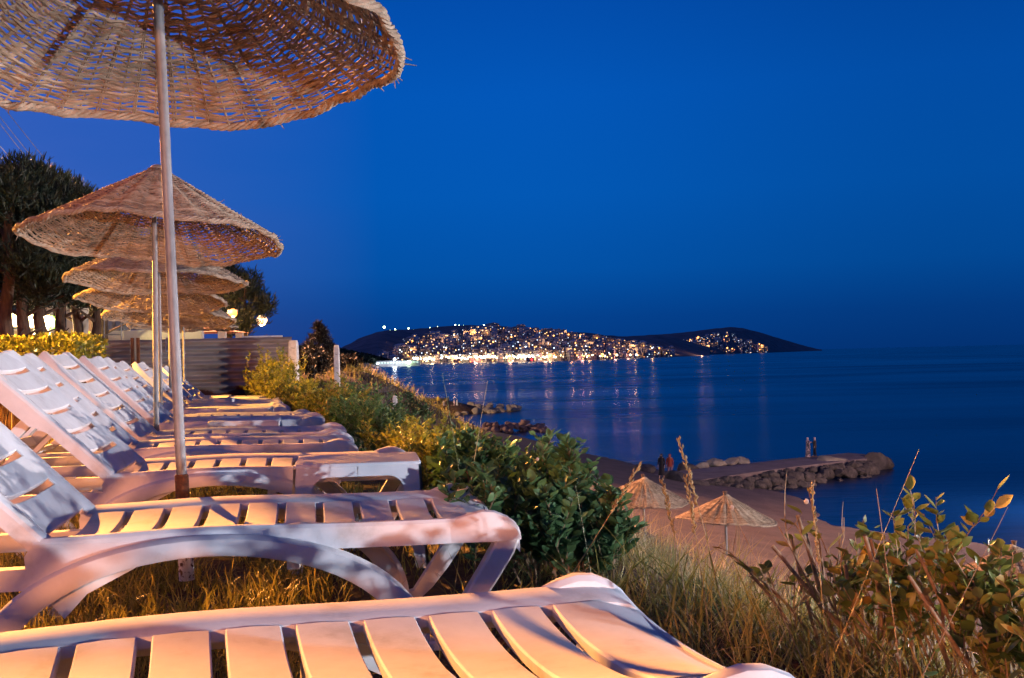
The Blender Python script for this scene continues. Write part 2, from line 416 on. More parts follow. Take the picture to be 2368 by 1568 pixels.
for i, (p, tt, x, reg, yy) in enumerate(spots):
    k = random.randrange(15); rz = random.uniform(-.5, .5)
    if i < 270:
        o = bpy.data.objects.new('house', VM[k]); C.objects.link(o); o.location = p; o.rotation_euler = (0, 0, rz)
        zone = 'by the bright waterfront' if tt < .12 else ('half way up the far hillside' if tt < .4 else 'high on the far hillside')
        side = 'left end' if x < 1050 else ('middle' if x < 1250 else ('right half' if x < 1500 else 'far cape end'))
        roof = 'hip-roofed' if k % 3 == 0 else 'flat-roofed'
        tag(o, '%s %s block %s, %s of the lit town' % (tones[k % 3], roof, zone, side), 'building', '%s %s blocks %s %s' % (tones[k % 3], roof, zone, side))
    else: rest.append((p, k, rz))
Vs = []; Fs = []; Ms = []; n = 0
for p, k, rz in rest:
    A = np.array(VARS[k].v); c, s_ = math.cos(rz), math.sin(rz)
    B = np.stack([A[:, 0] * c - A[:, 1] * s_ + p.x, A[:, 0] * s_ + A[:, 1] * c + p.y, A[:, 2] + p.z], -1)
    Vs.append(B); Fs += [tuple(i + n for i in f) for f in VARS[k].f]; Ms += [m_ if m_ else (0, 5, 6)[k % 3] for m_ in VARS[k].m]; n += len(A)
me = bpy.data.meshes.new('distant_houses'); me.from_pydata(np.concatenate(Vs).tolist(), [], Fs); me.polygons.foreach_set('material_index', Ms)
o = link_mesh('distant_houses', me, [MW[0], MDW, *EW, MW[1], MW[2]])
tag(o, 'small lit houses packed across the upper far hillside behind the nearer blocks', 'buildings', kind='stuff')
# lamps of the town
def sphere_mesh(name, r, m, seg=8, rings=6):
    bm = bmesh.new(); bmesh.ops.create_uvsphere(bm, u_segments=seg, v_segments=rings, radius=r)
    me = bpy.data.meshes.new(name); bm.to_mesh(me); bm.free(); me.materials.append(m); smooth(me, 180); return me
MLPOST = mat('lamp_post', (.12, .12, .12), rough=.5)
def town_lamp_mesh(name, r, m):
    mb = MB(); mb.tube([(0, 0, -1), (0, 0, 7)], .18, 5, mi=1)
    mb.tube([(0, 0, 7), (0, -1.6, 7.5)], .14, 4, mi=1)
    for i in range(5):
        pass
    me = mb.mesh(name, sm=False)
    bm = bmesh.new(); bm.from_mesh(me)
    g = bmesh.ops.create_uvsphere(bm, u_segments=8, v_segments=6, radius=r, matrix=Matrix.Translation((0, -1.6, 7.5)))
    vs = set(g['verts'])
    for f in bm.faces:
        f.material_index = 0 if all(v in vs for v in f.verts) else 1
    bm.to_mesh(me); bm.free(); me.materials.append(m); me.materials.append(MLPOST); return me
EO = emit('sodium_lamp', (1, .40, .08), 14); EWH = emit('white_lamp', (.80, .90, 1), 14); EWW = emit('warm_white_lamp', (1, .78, .45), 20); EG = emit('greenish_lamp', (.75, 1, .55), 12); ER = emit('red_lamp', (1, .02, .02), 10); EB = emit('blue_lamp', (.1, .2, 1), 10)
TL = {'orange': town_lamp_mesh('lamp_orange', 1.15, EO), 'white': town_lamp_mesh('lamp_white', .95, EWH), 'warm white': town_lamp_mesh('lamp_ww', 1.7, EWW), 'greenish': town_lamp_mesh('lamp_green', 1.5, EG), 'red': town_lamp_mesh('lamp_red', 1.4, ER), 'blue': town_lamp_mesh('lamp_blue', 1.0, EB)}
def town_lamp(p, c, where, s=1.0, uniq=None):
    o = bpy.data.objects.new('street_lamp', TL[c]); C.objects.link(o); o.location = p; o.scale = (s, s, s)
    if uniq: tag(o, uniq, 'street lamp')
    else: tag(o, 'distant %s lamp %s' % (c, where), 'street lamp', '%s lamps %s' % (c, where))
random.seed(5); TOWNL = []
for i in range(125):
    x = 955 + i * (1490 - 955) / 125 + random.uniform(-2, 2)
    p = hill_pt(x, .008, RIDGE, SHOREA, 1100); 
    c = 'warm white' if x < 1235 else random.choice(['orange', 'warm white'])
    if x > 1300 and random.random() < .35: continue
    town_lamp(p, c, 'along the far waterfront', random.uniform(.8, 1.3) * (.95 if x < 1235 else .75))
for i in range(125):
    q = random.choice(spots); p = q[0] + Vector((random.uniform(-7, 7), -9, 2))
    where = 'among the houses on the far cape' if q[3] else 'among the hillside houses'
    if i % 6 == 0: TOWNL.append(p + Vector((0, -6, 9)))
    town_lamp(p, random.choices(['orange', 'white', 'blue'], [.78, .20, .02])[0], where, random.uniform(.5, 1.05) * (1.7 if q[3] else 1))
for x, s_ in ((890, 1.9), (903, .8), (915, 1.1), (921, .7), (946, 1.3), (958, .8), (976, .6), (995, .8), (1013, .9), (1040, .7), (1054, 1.1), (1063, .9), (1073, .8), (1105, .7), (1120, 1), (1138, .8), (1154, 1), (1165, .8)):
    p = hill_pt(x, .985, RIDGE, SHOREA, 1100); p.z += -6
    town_lamp(p, 'greenish', 'along the dark ridge above the town', s_ * 1.15, 'largest white lamp at the left end of the dark ridge' if x == 890 else None)
town_lamp(hill_pt(1618, .004, RIDGEB, SHOREB, 1500), 'warm white', '', 2.4, 'bright white lamp alone at the water below the cape houses')
for x in (1092, 1228): 
    p = hill_pt(x, 0, RIDGE, SHOREA, 1100); p.y -= 40; p.z = SEA - 5.5
    o = empty('boat', (p.x, p.y, SEA)); tag(o, 'small boat with a red light off the %s of the far waterfront' % ('left part' if x == 1092 else 'middle'), 'boat')
    mb = MB(); secs = []
    for u, w, zz in ((-4, .4, 1.3), (-2, 1.3, 1.0), (1, 1.4, .9), (3.5, 1.2, .9)):
        secs.append([(u, -w, zz), (u, -w * .7, -.3), (u, w * .7, -.3), (u, w, zz)])
    mb.loft(secs); mb.build('hull', mat('boat_hull', (.4, .4, .4), rough=.5), o)
    mb = MB(); mb.box((.8, 0, 1.7), (2.4, 1.7, 1.5)); mb.build('cabin', MW[0], o)
    link_mesh('lamp', sphere_mesh('boat_lamp', 1.5, ER), [], o, (0, 0, 3.4))
# ------------------------------------------------------------------ headland with lit pavilion (left)
def headland():
    xs = np.linspace(560, 948, 120); V = []
    prof = [(560, 780), (690, 800), (780, 806), (830, 816), (870, 823), (900, 833), (930, 838), (944, 840), (948, 848)]
    shore = [(560, 900), (760, 1150), (870, 1420), (948, 1600)]
    ts = [-.05, 0, .06, .2, .5, 1, 1.3]
    for tt in ts:
        for x in xs:
            Ds = interp(shore, x); D = Ds + 260 * max(tt, 0)
            top = PD(x, interp(prof, x) + 9, Ds + 260).z
            z = SEA - 2 if tt < 0 else SEA + (top - SEA) * min(1, tt) ** .45 + (2.5 * noise.noise(Vector((x * .12, tt * 3, 1))) if tt > 0 else 0)
            V.append((XD(x, D), D, z))
    n = len(xs); a = (np.arange(len(ts) - 1)[:, None] * n + np.arange(n - 1)[None, :]).ravel()
    tag(np_mesh('headland', np.array(V), np.stack([a, a + 1, a + n + 1, a + n], -1), MHILL, sm=True), kind='structure')
    # woodland clumps on it
    T = []; pos = []; siz = []
    rng = np.random.default_rng(3)
    for i in range(1500):
        x = rng.uniform(640, 944); Ds = interp(shore, x); tt = rng.uniform(.15, 1); D = Ds + 260 * tt
        top = PD(x, interp(prof, x) + 9, Ds + 260).z
        z = SEA + (top - SEA) * tt ** .45
        pos.append((XD(x, D), D, z + rng.uniform(0, 4))); siz.append(rng.uniform(3.5, 8))
    pos = np.array(pos); k = 26
    P = np.repeat(pos, k, 0); Sz = np.repeat(np.array(siz), k)
    dirs = rng.normal(size=(len(P), 3)); dirs /= np.linalg.norm(dirs, axis=1, keepdims=True)
    P = P + dirs * Sz[:, None] * .45 * np.array([1, 1, .8])
    Tq = np.array([(-.5, 0, 0), (.5, 0, 0), (.35, .8, .1), (-.3, .9, 0)]); 
    V, Fa = inst(Tq, np.array([[0, 1, 2, 3]]), P, dirs + np.array([0, 0, .3]), rng.normal(size=P.shape), Sz * .38)
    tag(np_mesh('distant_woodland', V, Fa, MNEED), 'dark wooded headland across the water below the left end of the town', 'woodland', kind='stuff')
headland()
pv = PD(918, 838, 1450)
o = empty('pavilion', (pv.x, pv.y, SEA + 2.0)); tag(o, 'long low brightly lit pavilion on the dark headland tip', 'building')
mb = MB(); mb.box((0, 0, 1.5), (62, 9, 7)); mb.build('wall', MW[0], o)
mb = MB(); mb.box((0, 0, 5.4), (64, 11, .8)); mb.build('roof', MW[2], o)
mb = MB()
for i in range(15): mb.box((-28 + i * 4, -4.6, 3.2), (2.6, .2, 1.9))
mb.build('window', emit('pavilion_glass', (.75, 1, .85), .5), o)
for x, y, c, s_, lb in ((912, 831, 'white', 1.9, 'very bright white floodlight above the lit pavilion on the headland'), (945, 838, 'greenish', 1.6, 'green-tinted lamp at the right end of the headland pavilion'),
                     (862, 842, 'white', 1.3, 'white lamp on the dark shore left of the headland pavilion'), (840, 844, 'white', 1.0, 'small white lamp farthest left on the dark headland shore'), (873, 841, 'white', 1.2, 'white lamp just left of the headland pavilion')):
    q = PD(x, y, 1440); town_lamp((q.x, q.y + 1.6 * s_, q.z - 7.5 * s_), c, '', s_, lb)
def plight(name, loc, w, col, rad, parent=None):
    l = bpy.data.lights.new(name, 'POINT'); l.energy = w; l.color = col; l.shadow_soft_size = rad
    o = bpy.data.objects.new(name, l); C.objects.link(o); o.location = loc
    if parent: o.parent = parent
    return o
q = PD(912, 829, 1425); plight('floodlight_glow', q, 2.5e4, (.85, .92, 1), 2.5)
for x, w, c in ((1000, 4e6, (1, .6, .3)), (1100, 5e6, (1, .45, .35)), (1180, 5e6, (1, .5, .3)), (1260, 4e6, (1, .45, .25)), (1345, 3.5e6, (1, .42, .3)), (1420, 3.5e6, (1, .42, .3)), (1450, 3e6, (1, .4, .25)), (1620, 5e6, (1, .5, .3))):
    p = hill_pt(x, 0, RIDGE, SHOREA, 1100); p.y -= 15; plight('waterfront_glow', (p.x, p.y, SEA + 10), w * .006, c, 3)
# ------------------------------------------------------------------ sun lounger (x: hinge 0 -> foot 1.23, y: width, z up)
HW = .33; RT = .36; LEN = 1.23
def rail_section(x, sgn, top, drop, tw=.088, tilt=0.0):
    yo = HW; yi = HW - tw
    pts = [(yi, top - .0185), (yi + .003, top - .0165), (yi + .040, top - .008), (yo - .016, top), (yo - .006, top - .002), (yo, top - .011), (yo + .001, top - drop), (yo - .016, top - drop), (yo - .018, top - .030), (yi, top - .038)]
    return [(x, sgn * y, z) for y, z in pts]
def seat_top(x):
    t = RT + .012 * math.exp(-((x - .40) / .30) ** 2)
    if x > 1.10: t -= .9 * (x - 1.10) ** 2
    return t
def rail_mb(sgn):
    mb = MB(); secs = []
    for x in [-.03, 0, .1, .2, .3, .4, .5, .6, .7, .8, .9, 1.0, 1.08, 1.14, 1.18, 1.21, 1.228, 1.236]:
        top = seat_top(max(x, 0)); drop = .068
        if x > 1.2: top -= (x - 1.2) ** 2 * 14
        secs.append(rail_section(x, sgn, top, drop))
    mb.loft(secs)
    # bulging shoulder on the foot corner
    secs = []
    for x, h, w in ((1.01, -.014, -.006), (1.05, -.004, .002), (1.08, .007, .012), (1.10, .013, .017), (1.13, .020, .020), (1.165, .020, .021), (1.20, .010, .020), (1.225, -.005, .016), (1.238, -.026, .010)):
        top = seat_top(x) + h; y0 = HW - .026; y1 = HW + w
        secs.append([(x, sgn * y0, top - .012), (x, sgn * (y0 + .010), top - .002), (x, sgn * ((y0 + y1) / 2), top), (x, sgn * (y1 - .008), top - .004), (x, sgn * y1, top - .018), (x, sgn * y1, RT - .066), (x, sgn * y0, RT - .066)])
    mb.loft(secs)
    # spandrel plate between rail and arch at the hinge end
    mb.prism([(-.03, RT - .012), (.34, RT - .02), (.22, .275), (.10, .215), (.045, .155), (-.02, .235), (-.045, .27), (-.05, .318)], 'y', sgn * (HW - .012), sgn * (HW + .003))
    # lower bar running on under the backrest
    mb.prism([(.10, .295), (-.06, .287), (-.50, .284), (-.74, .284), (-.76, .262), (-.74, .235), (-.50, .232), (-.02, .232), (.08, .245)], 'y', sgn * (HW - .045), sgn * (HW + .001))
    return mb
def arch_mb(sgn):
    mb = MB(); secs = []
    cx, a, h = .40, .545, .325
    for i in range(33):
        th = math.pi * i / 32; ph = th
        c = Vector((cx - a * math.cos(ph), h * math.sin(ph) ** .92 if 0 < i < 32 else 0))
        tx = Vector((a * math.sin(ph), h * math.cos(ph) * .95)); tx.normalize(); nrm = Vector((-tx.y, tx.x))
        if i in (0, 32): nrm = Vector((-1 if i == 0 else 1, 0))
        wv = .0255 + .012 * abs(math.cos(ph)) ** 2; out = .040 * math.sin(ph) ** .5 if 0 < i < 32 else .0
        y0 = HW - .02; y1 = HW + .004 + .036 * (math.sin(ph) ** .7 if 0 < i < 32 else 0)
        def P(o_, y): q = c + nrm * o_; return (q.x, sgn * y, max(q.y, 0) if False else q.y)
        secs.append([P(wv, y0), P(wv + .002, y1 - .018), P(wv - .008, y1 - .003), P(wv - .022, y1), P(-wv + .006, y1), P(-wv, y1 - .005), P(-wv, y1 - .016), P(-wv + .006, y1 - .018), P(wv - .020, y1 - .018), P(wv - .012, y0)])
    mb.loft(secs)
    return mb
def leg_mb(sgn, head=False):
    mb = MB()
    if not head: pts = [(1.205, RT - .045), (1.19, .27), (1.145, .20), (1.09, .12), (1.04, .055), (1.005, .018), (.955, .012), (.925, .012)]
    else: pts = [(-.52, .25), (-.47, .19), (-.40, .11), (-.34, .05), (-.30, .018), (-.22, .012), (-.16, .012), (-.13, .012)]
    secs = []
    for i, (x, z) in enumerate(pts):
        a = pts[max(i - 1, 0)]; b = pts[min(i + 1, len(pts) - 1)]
        t_ = Vector((b[0] - a[0], b[1] - a[1])).normalized(); nr = Vector((-t_.y, t_.x))
        w = (.034, .031, .029, .027, .023, .017, .012, .012)[i] if not head else (.034, .032, .030, .028, .022, .016, .012, .012)[i]
        y0, y1 = HW - .034, HW + (.012 if not head else .0)
        secs.append([(x + nr.x * w, sgn * y0, z + nr.y * w), (x + nr.x * w, sgn * (y1 - .006), z + nr.y * w), (x + nr.x * (w - .006), sgn * y1, z + nr.y * (w - .006)),
                     (x - nr.x * (w - .006), sgn * y1, z - nr.y * (w - .006)), (x - nr.x * w, sgn * (y1 - .006), z - nr.y * w), (x - nr.x * w, sgn * y0, z - nr.y * w)])
    mb.loft(secs); return mb
def slats_mb(n, x0, x1, gap, halfw, topf, dish, lip=.020, last_wide=0, frame=None):
    """dished cross slats as one surface with open gaps; frame maps (x,y,z) to local space"""
    mb = MB(); pitch = (x1 - x0 - last_wide) / n; ys = np.linspace(-halfw, halfw, 17)
    fr = frame or (lambda p: p)
    for i in range(n + (1 if last_wide else 0)):
        a = x0 + i * pitch + gap / 2; b = a + pitch - gap
        if i == 0: a = x0 + .006
        if i == n: b = x1
        if i == n - 1 and not last_wide: b = x1
        secs = []
        for y in ys:
            f = dish * (1 - (abs(y) / halfw) ** 2.2)
            prof = [(a, -.004), (a + .003, 0), ((a + b) / 2, .0015), (b - .003, 0), (b, -.004), (b, -lip), (b - .004, -lip), (b - .005, -.009), (a + .005, -.009), (a + .004, -lip), (a, -lip)]
            secs.append([fr((px, y, topf(px) - f + dz)) for px, dz in prof])
        mb.loft(secs)
    return mb
def make_lounger():
    root = empty('sun_lounger')
    for s in (-1, 1):
        rail_mb(s).build('side_rail', MP, root, ang=30); arch_mb(s).build('arched_leg', MP, root, ang=40)
        leg_mb(s).build('leg', MP, root, ang=30); leg_mb(s, True).build('leg', MP, root, ang=30)
    seat = slats_mb(9, .0, 1.232, .023, HW - .0915, lambda x: seat_top(x) - .0165 - (0 if x < 1.2 else (x - 1.2) ** 2 * 14), .024, last_wide=.19).build('seat', MP, root, ang=30)
    # end apron under the foot edge
    mb = MB(); secs = []
    for y in np.linspace(-HW + .03, HW - .03, 15):
        f = .034 * (1 - (abs(y) / HW) ** 2.2); zt = seat_top(1.22) - .01 - f; k = abs(y) / HW
        secs.append([(1.222, y, zt - .002), (1.232, y, zt - .006), (1.236, y, zt - .03 - .03 * k ** 3), (1.228, y, zt - .03 - .03 * k ** 3), (1.222, y, zt - .014)])
    mb.loft(secs); mb.build('end_apron', MP, root, ang=50)
    mb = MB()
    for x in (-.72, .02, .62): mb.box((x, 0, .262 if x < .1 else .255), (.035, 2 * HW - .06, .03))
    mb.build('cross_bar', MP, root, bevel=.003)
    # backrest, inclined 46 degrees towards the head end
    br = empty('backrest'); br.parent = root; br.location = (.0, 0, RT - .005); br['label'] = 'raised backrest'
    fr_me = []
    BW = HW - .002; BL = .778
    for s in (-1, 1):
        mb = MB(); secs = []
        for t_ in [0, .03, .12, .25, .31, .345, .38, .46, .6, .70, .74, .765, .778]:
            drop = .050 if t_ < .32 else (.060 if t_ < .36 else .076)
            yo = BW - (0 if t_ < .69 else (t_ - .69) * .42); top = .004 if t_ < .77 else -.004; drop = drop if t_ < .75 else .055
            yi = yo - .092
            pts = [(yi, top - .012), (yi + .003, top - .010), (yo - .02, top + .001), (yo - .006, top - .004), (yo, top - .014), (yo, top - drop), (yo - .014, top - drop), (yo - .016, top - .02), (yi, top - .017)]
            secs.append([(-t_, s * y, z) for y, z in pts])
        mb.loft(secs); mb.build('side_rail', MP, br, ang=30)
    slats_mb(6, -BL, -.02, .024, BW - .094, lambda x: -.007, .020).build('panel', MP, br, ang=30)
    br.rotation_euler = (0, R(46), 0)
    # props
    ca, sa = math.cos(R(46)), math.sin(R(46))
    top = Vector((-.40 * ca - .05 * sa, 0, RT + .40 * sa - .05 * ca)); bot = Vector((-.66, 0, .285))
    for s in (-1, 1):
        mb = MB(); d = bot - top; ang_ = math.atan2(d.x, -d.z)
        mb.prism([(top.x - .026, top.z + .012), (top.x + .026, top.z), (bot.x + .028, bot.z - .02), (bot.x - .028, bot.z - .012)], 'y', s * .222, s * .258)
        mb.build('prop', MP, root, bevel=.004)
    mb = MB(); mid = top.lerp(bot, .45); mb.box((mid.x, 0, mid.z), (.03, .46, .05), rot=Matrix.Rotation(-.5, 3, 'Y')); mb.box((bot.x + .01, 0, bot.z + .002), (.03, .5, .03))
    mb.build('prop_bar', MP, root, bevel=.004)
    return root
proto = make_lounger()
def axis_deg(i): return i
# hinge end of the rail nearest the camera, from the photograph: column, row, depth, axis angle, sink, backrest angle, label
LG = [
    # (near hinge X, near hinge Y, angle, dz, back_deg, label)
    (-.782, 1.10, 16.8, 0, 42, 'nearest white plastic lounger, its slatted seat filling the bottom of the view'),
    (-1.205, 2.715, 10.8, 0, 45, 'white slatted lounger with the big curved arch leg, just before the rusty pole foot'),
    (-1.625, 4.31, 9.0, 0, 43, 'white lounger behind the rusty pole foot, side table standing by its foot end'),
    (-2.06, 5.51, 10.5, 0, 43, 'white lounger lit orange just beyond the nearest side table'),
    (-2.26, 6.42, 9.5, 0, 44.5, 'white lounger directly before the second umbrella pole'),
    (-2.70, 8.10, 10, -.01, 44, 'white lounger first behind the second umbrella pole, second table before its foot'),
    (-2.96, 8.95, 10, -.02, 44.5, 'white lounger second behind the second umbrella pole'),
    (-3.62, 11.1, 10, -.05, 45, 'white lounger just beyond the third umbrella pole, backrest tip raised highest there'),
    (-3.86, 11.95, 10, -.06, 36, 'white lounger beyond the third umbrella pole with its backrest leaning lower'),
    (-4.12, 13.1, 10, -.08, 47, 'white lounger by the fourth umbrella pole with steep backrest'),
    (-4.50, 14.9, 10, -.11, 42, 'white lounger before the fifth umbrella, partly hidden by the front pole'),
    (-4.72, 15.9, 10, -.13, 46, 'second last white lounger of the row before the corrugated fence'),
    (-5.15, 17.6, 10, -.14, 42, 'last white lounger of the row, closest to the corrugated fence'),
]
for i, (x, y, a, dz, bd, lb) in enumerate(LG):
    o = proto if i == 0 else copy_tree(proto)
    ar = R(a); cx_ = x - math.sin(ar) * HW; cy_ = y + math.cos(ar) * HW
    o.location = (cx_, cy_, gz(cx_ + .3, cy_)); o.rotation_euler = (0, 0, ar)
    o.location.z = min(0, dz)
    tag(o, lb, 'sun lounger', 'sun loungers in a row along the hedge')
    for ch in o.children:
        if ch.name.startswith('backrest'): ch.rotation_euler = (0, R(bd), 0); ch['label'] = 'backrest raised to a slant'

# ------------------------------------------------------------------ side tables
def make_table():
    root = empty('side_table'); W = .238; D = .205; H = .40
    mb = MB(); secs = []
    def ring(w, d, z, r=.03, n=4):
        out = []
        for cx_, cy_, a0 in ((w - r, d - r, 0), (-w + r, d - r, 90), (-w + r, -d + r, 180), (w - r, -d + r, 270)):
            for k in range(n + 1):
                an = R(a0 + 90 * k / n); out.append((cx_ + r * math.cos(an), cy_ + r * math.sin(an), z))
        return out
    mb.loft([ring(W - .004, D - .004, H - .016), ring(W, D, H - .012), ring(W, D, H - .005), ring(W - .004, D - .004, H), ring(W - .03, D - .03, H + .001)])
    mb.build('table_top', MPT, root, ang=40)
    prof = []
    def low(u):                       # underside of the apron/leg panel, u = distance from the corner
        if u < .068: return 0.0
        if u < .125: return H - .050 - math.sqrt(max(0, 1 - ((u - .068 - .057) / .057) ** 2)) * 0 - (.05 * (1 - math.sqrt(max(0, 1 - ((.125 - u) / .057) ** 2))))
        return H - .050
    for sx in (-1, 1):
        for sy in (-1, 1):
            mb = MB()
            for axis in (0, 1):
                half = W if axis == 0 else D
                us = [0, .02, .045, .066] + list(np.linspace(.0685, .125, 8)) + [half - .0002]
                top, bot, tops2, bots2 = [], [], [], []
                for u in us:
                    zl = low(u) if u > .067 else 0
                    for lst, z, inn in ((top, H - .013, 0), (bot, zl, 0), (tops2, H - .013, .010), (bots2, zl, .010)):
                        fl = .022 * (1 - z / H)          # legs splay outward
                        taper = (1 - .28 * (1 - z / H)) if u <= .067 else 1
                        a_ = half - .002 - u * taper + (fl if u <= .067 else fl * .3); c_ = (D if axis == 0 else W) - .002 + fl - inn
                        lst.append((sx * a_, sy * c_, z) if axis == 0 else (sx * c_, sy * a_, z))
                n = len(us); V = top + bot + tops2 + bots2; Fs = []
                for k in range(n - 1):
                    Fs += [(k, k + 1, n + k + 1, n + k), (2 * n + k, 3 * n + k, 3 * n + k + 1, 2 * n + k + 1), (k, 2 * n + k, 2 * n + k + 1, k + 1), (n + k, n + k + 1, 3 * n + k + 1, 3 * n + k)]
                Fs += [(0, n, 3 * n, 2 * n), (n - 1, 3 * n - 1, 4 * n - 1, 2 * n - 1)]
                mb.add(V, Fs)
            mb.build('leg', MPT, root, ang=25)
    return root
tab = make_table()
TB = [((660 + 957) / 2, 1064, 3.97, 8, 'nearest white side table, its bright front facing the view'),
      (551, 966, 7.30, 9, 'second nearest white side table, at the foot of the lounger behind the second pole'),
      (555, 941, 10.35, 9, 'white side table third from the camera, peach lit'),
      (483, 925, 14.0, 9, 'white side table fourth from the camera beyond three others'),
      (489, 911, 17.9, 9, 'farthest white side table, before the corrugated fence')]
for i, (px, py, D, a, lb) in enumerate(TB):
    o = tab if i == 0 else copy_tree(tab)
    p = PD(px, py, D); ar = R(a)
    o.location = (p.x - .0, p.y + .205, p.z - .40); o.rotation_euler = (0, 0, ar)
    if i > 1: o.location.z = gz(p.x, p.y + .2) + 0
    if i < 2: o.location.z = .014 if i == 0 else 0
    if i >= 2: o.scale = (1.08, 1.08, 1.0)
    tag(o, lb, 'side table', 'white plastic side tables between the loungers')
    if i == 0:
        mb = MB()
        for k in range(9):
            an = k / 9 * 2 * math.pi
    
# ------------------------------------------------------------------ wicker umbrellas
UR = .832
def make_canopy(seed=1, beach=False):
    rng = random.Random(seed); rise = .50
    ph = [rng.uniform(0, 6.28) for _ in range(4)]
    def surf(r, th, off=0.0):
        u = r / UR
        z = rise * (1 - u) ** 1.08 + .010 * u * u * math.sin(2 * th + ph[0]) + .016 * u * math.sin(5 * th + ph[1]) - .012 * math.exp(-((u - 1) / .06) ** 2)
        rr = r * (1 + .012 * math.sin(3 * th + ph[2]) + .006 * math.sin(9 * th + ph[3]))
        nz = Vector((rise / UR, 1)).normalized(); off += .0085 * math.sin(24 * th + ph[1]) * min(1, max(0, (u - .08) * 3)) * (1.15 - .5 * u)
        return Vector(((rr + off * nz.x) * math.cos(th), (rr + off * nz.x) * math.sin(th), z + off * nz.y))
    mb = MB(); K = 68; nring = 62
    jit = [rng.uniform(-.012, .012) for _ in range(K)]
    for i in range(nring):
        r0 = .045 + (UR - .075) * i / (nring - 1)
        k = K if r0 > .42 else (K // 2 if r0 > .17 else 16)
        spp = 3 if k == K else 4
        N = k * spp; rad0 = rng.uniform(.0054, .0072) if r0 > .25 else .0050
        pts = []; rad = []; sgn = (1 if i % 2 else -1); ph1 = rng.uniform(0, 6.28); amp = .0048
        wobA = rng.uniform(0, .0035); cut = [rng.uniform(0, 6.28) for _ in range(7)]
        for q in range(N):
            th = 2 * math.pi * q / N
            off = sgn * amp * math.sin(k * th / 2 + math.pi / 2 * (0)) if spp else 0
            r = r0 + wobA * math.sin(7 * th + ph1) + .0022 * math.sin(23 * th + 2 * ph1) + rng.uniform(-.0016, .0016)
            pts.append(surf(r, th, off + rng.uniform(-.001, .001)))
            rr = rad0 * (1 + .25 * math.sin(11 * th + ph1))
            if any(abs((th - c + math.pi) % (2 * math.pi) - math.pi) < .02 for c in cut): rr *= .35
            rad.append(rr)
        mb.tube(pts, rad, 4, closed=True)
    for k in range(K):                     # radial stakes
        th = 2 * math.pi * (k + .5) / K + jit[k] * .5
        rs = .40 if k % 2 else (.15 if k % 4 else .02)
        pts = [surf(rs + (UR - rs) * j / 9, th + jit[k] * .3 * math.sin(j)) for j in range(10)]
        mb.tube(pts, [.0052] * 9 + [.004], 4)
        if k % 2 == 0:
            pts = [surf(rs + .03 + (UR - rs - .03) * j / 9, th + .012) for j in range(10)]
            mb.tube(pts, .0045, 4)
    for j in range(120 if beach else 26):      # loose ends
        th = rng.uniform(0, 6.28); r = rng.uniform(.3, UR * .98); p = surf(r, th, .004); d = Vector((rng.uniform(-1, 1), rng.uniform(-1, 1), rng.uniform(-.1, .9))).normalized()
        mb.tube([p, p + d * rng.uniform(.012, .035), p + d * rng.uniform(.03, .06) + Vector((0, 0, -.006))], [.003, .0025, .001], 3)
    rim = MB()
    for s in range(4):
        N = 300; pts = []; rad = []
        for q in range(N):
            th = 2 * math.pi * q / N; a = 2 * math.pi * s / 4 + th * 34 + .4 * math.sin(5 * th)
            c = surf(UR - .004 + .004 * math.sin(17 * th), th)
            pts.append(c + Vector((math.cos(th) * math.cos(a), math.sin(th) * math.cos(a), math.sin(a))) * .0105); rad.append(.0092 + .0024 * math.sin(13 * th + s * 2))
        rim.tube(pts, rad, 5, closed=True)
    for j in range(22):
        th = rng.uniform(0, 6.28); p = surf(UR, th); d = Vector((math.cos(th) + rng.uniform(-.8, .8), math.sin(th) + rng.uniform(-.8, .8), rng.uniform(-1.2, .3))).normalized()
        rim.tube([p, p + d * .02, p + d * rng.uniform(.03, .055)], [.004, .003, .0015], 3)
    cap = MB()
    cap.loft([[(r_ * math.cos(a), r_ * math.sin(a), z) for a in [2 * math.pi * k / 12 for k in range(12)]] for r_, z in ((.065, rise - .052), (.06, rise - .03), (.04, rise - .005), (.012, rise + .006))])
    return mb, rim, cap, rise
def make_umbrella(ground_len=1.66, seed=1, beach=False):
    root = empty('wicker_umbrella')
    c, r_, cp, rise = make_canopy(seed, beach)
    cn = c.build('canopy', MWICK, root, loc=(0, 0, 1.66), ang=60); rm = r_.build('rim', MBRAID, cn, ang=70); cp.build('cap', MBRAID, cn, ang=60)
    mb = MB(); pr = .0175 if not beach else .02
    mb.tube([(0, 0, .19), (0, 0, .9), (.001, .001, 1.5), (0, 0, 1.66 + rise - .12)], pr, 14); mb.build('pole', MSTEEL, root, ang=60)
    if not beach:
        mb = MB(); mb.tube([(0, 0, .125), (0, 0, .205), (0, 0, .21)], [.0235, .0235, .018], 12, cap=False); mb.build('rusty_sleeve', MRUST, root, ang=60)
        mb = MB(); mb.tube([(0, 0, -.15), (0, 0, .0), (0, 0, .13)], [.026, .025, .0235], 12); mb.build('pole_foot', MPAINT, root, ang=60)
    else:
        mb = MB(); mb.tube([(0, 0, -.3), (0, 0, .24)], pr, 10); mb.build('pole_foot', MSTEEL, root)
    mb = MB(); mb.tube([(0, 0, 1.66 + rise - .24), (0, 0, 1.66 + rise - .07), (0, 0, 1.66 + rise - .03)], [.026, .028, .04], 12); mb.build('collar', MDARKW, root, ang=60)
    return root
ua = make_umbrella(seed=1); ub = make_umbrella(seed=4)
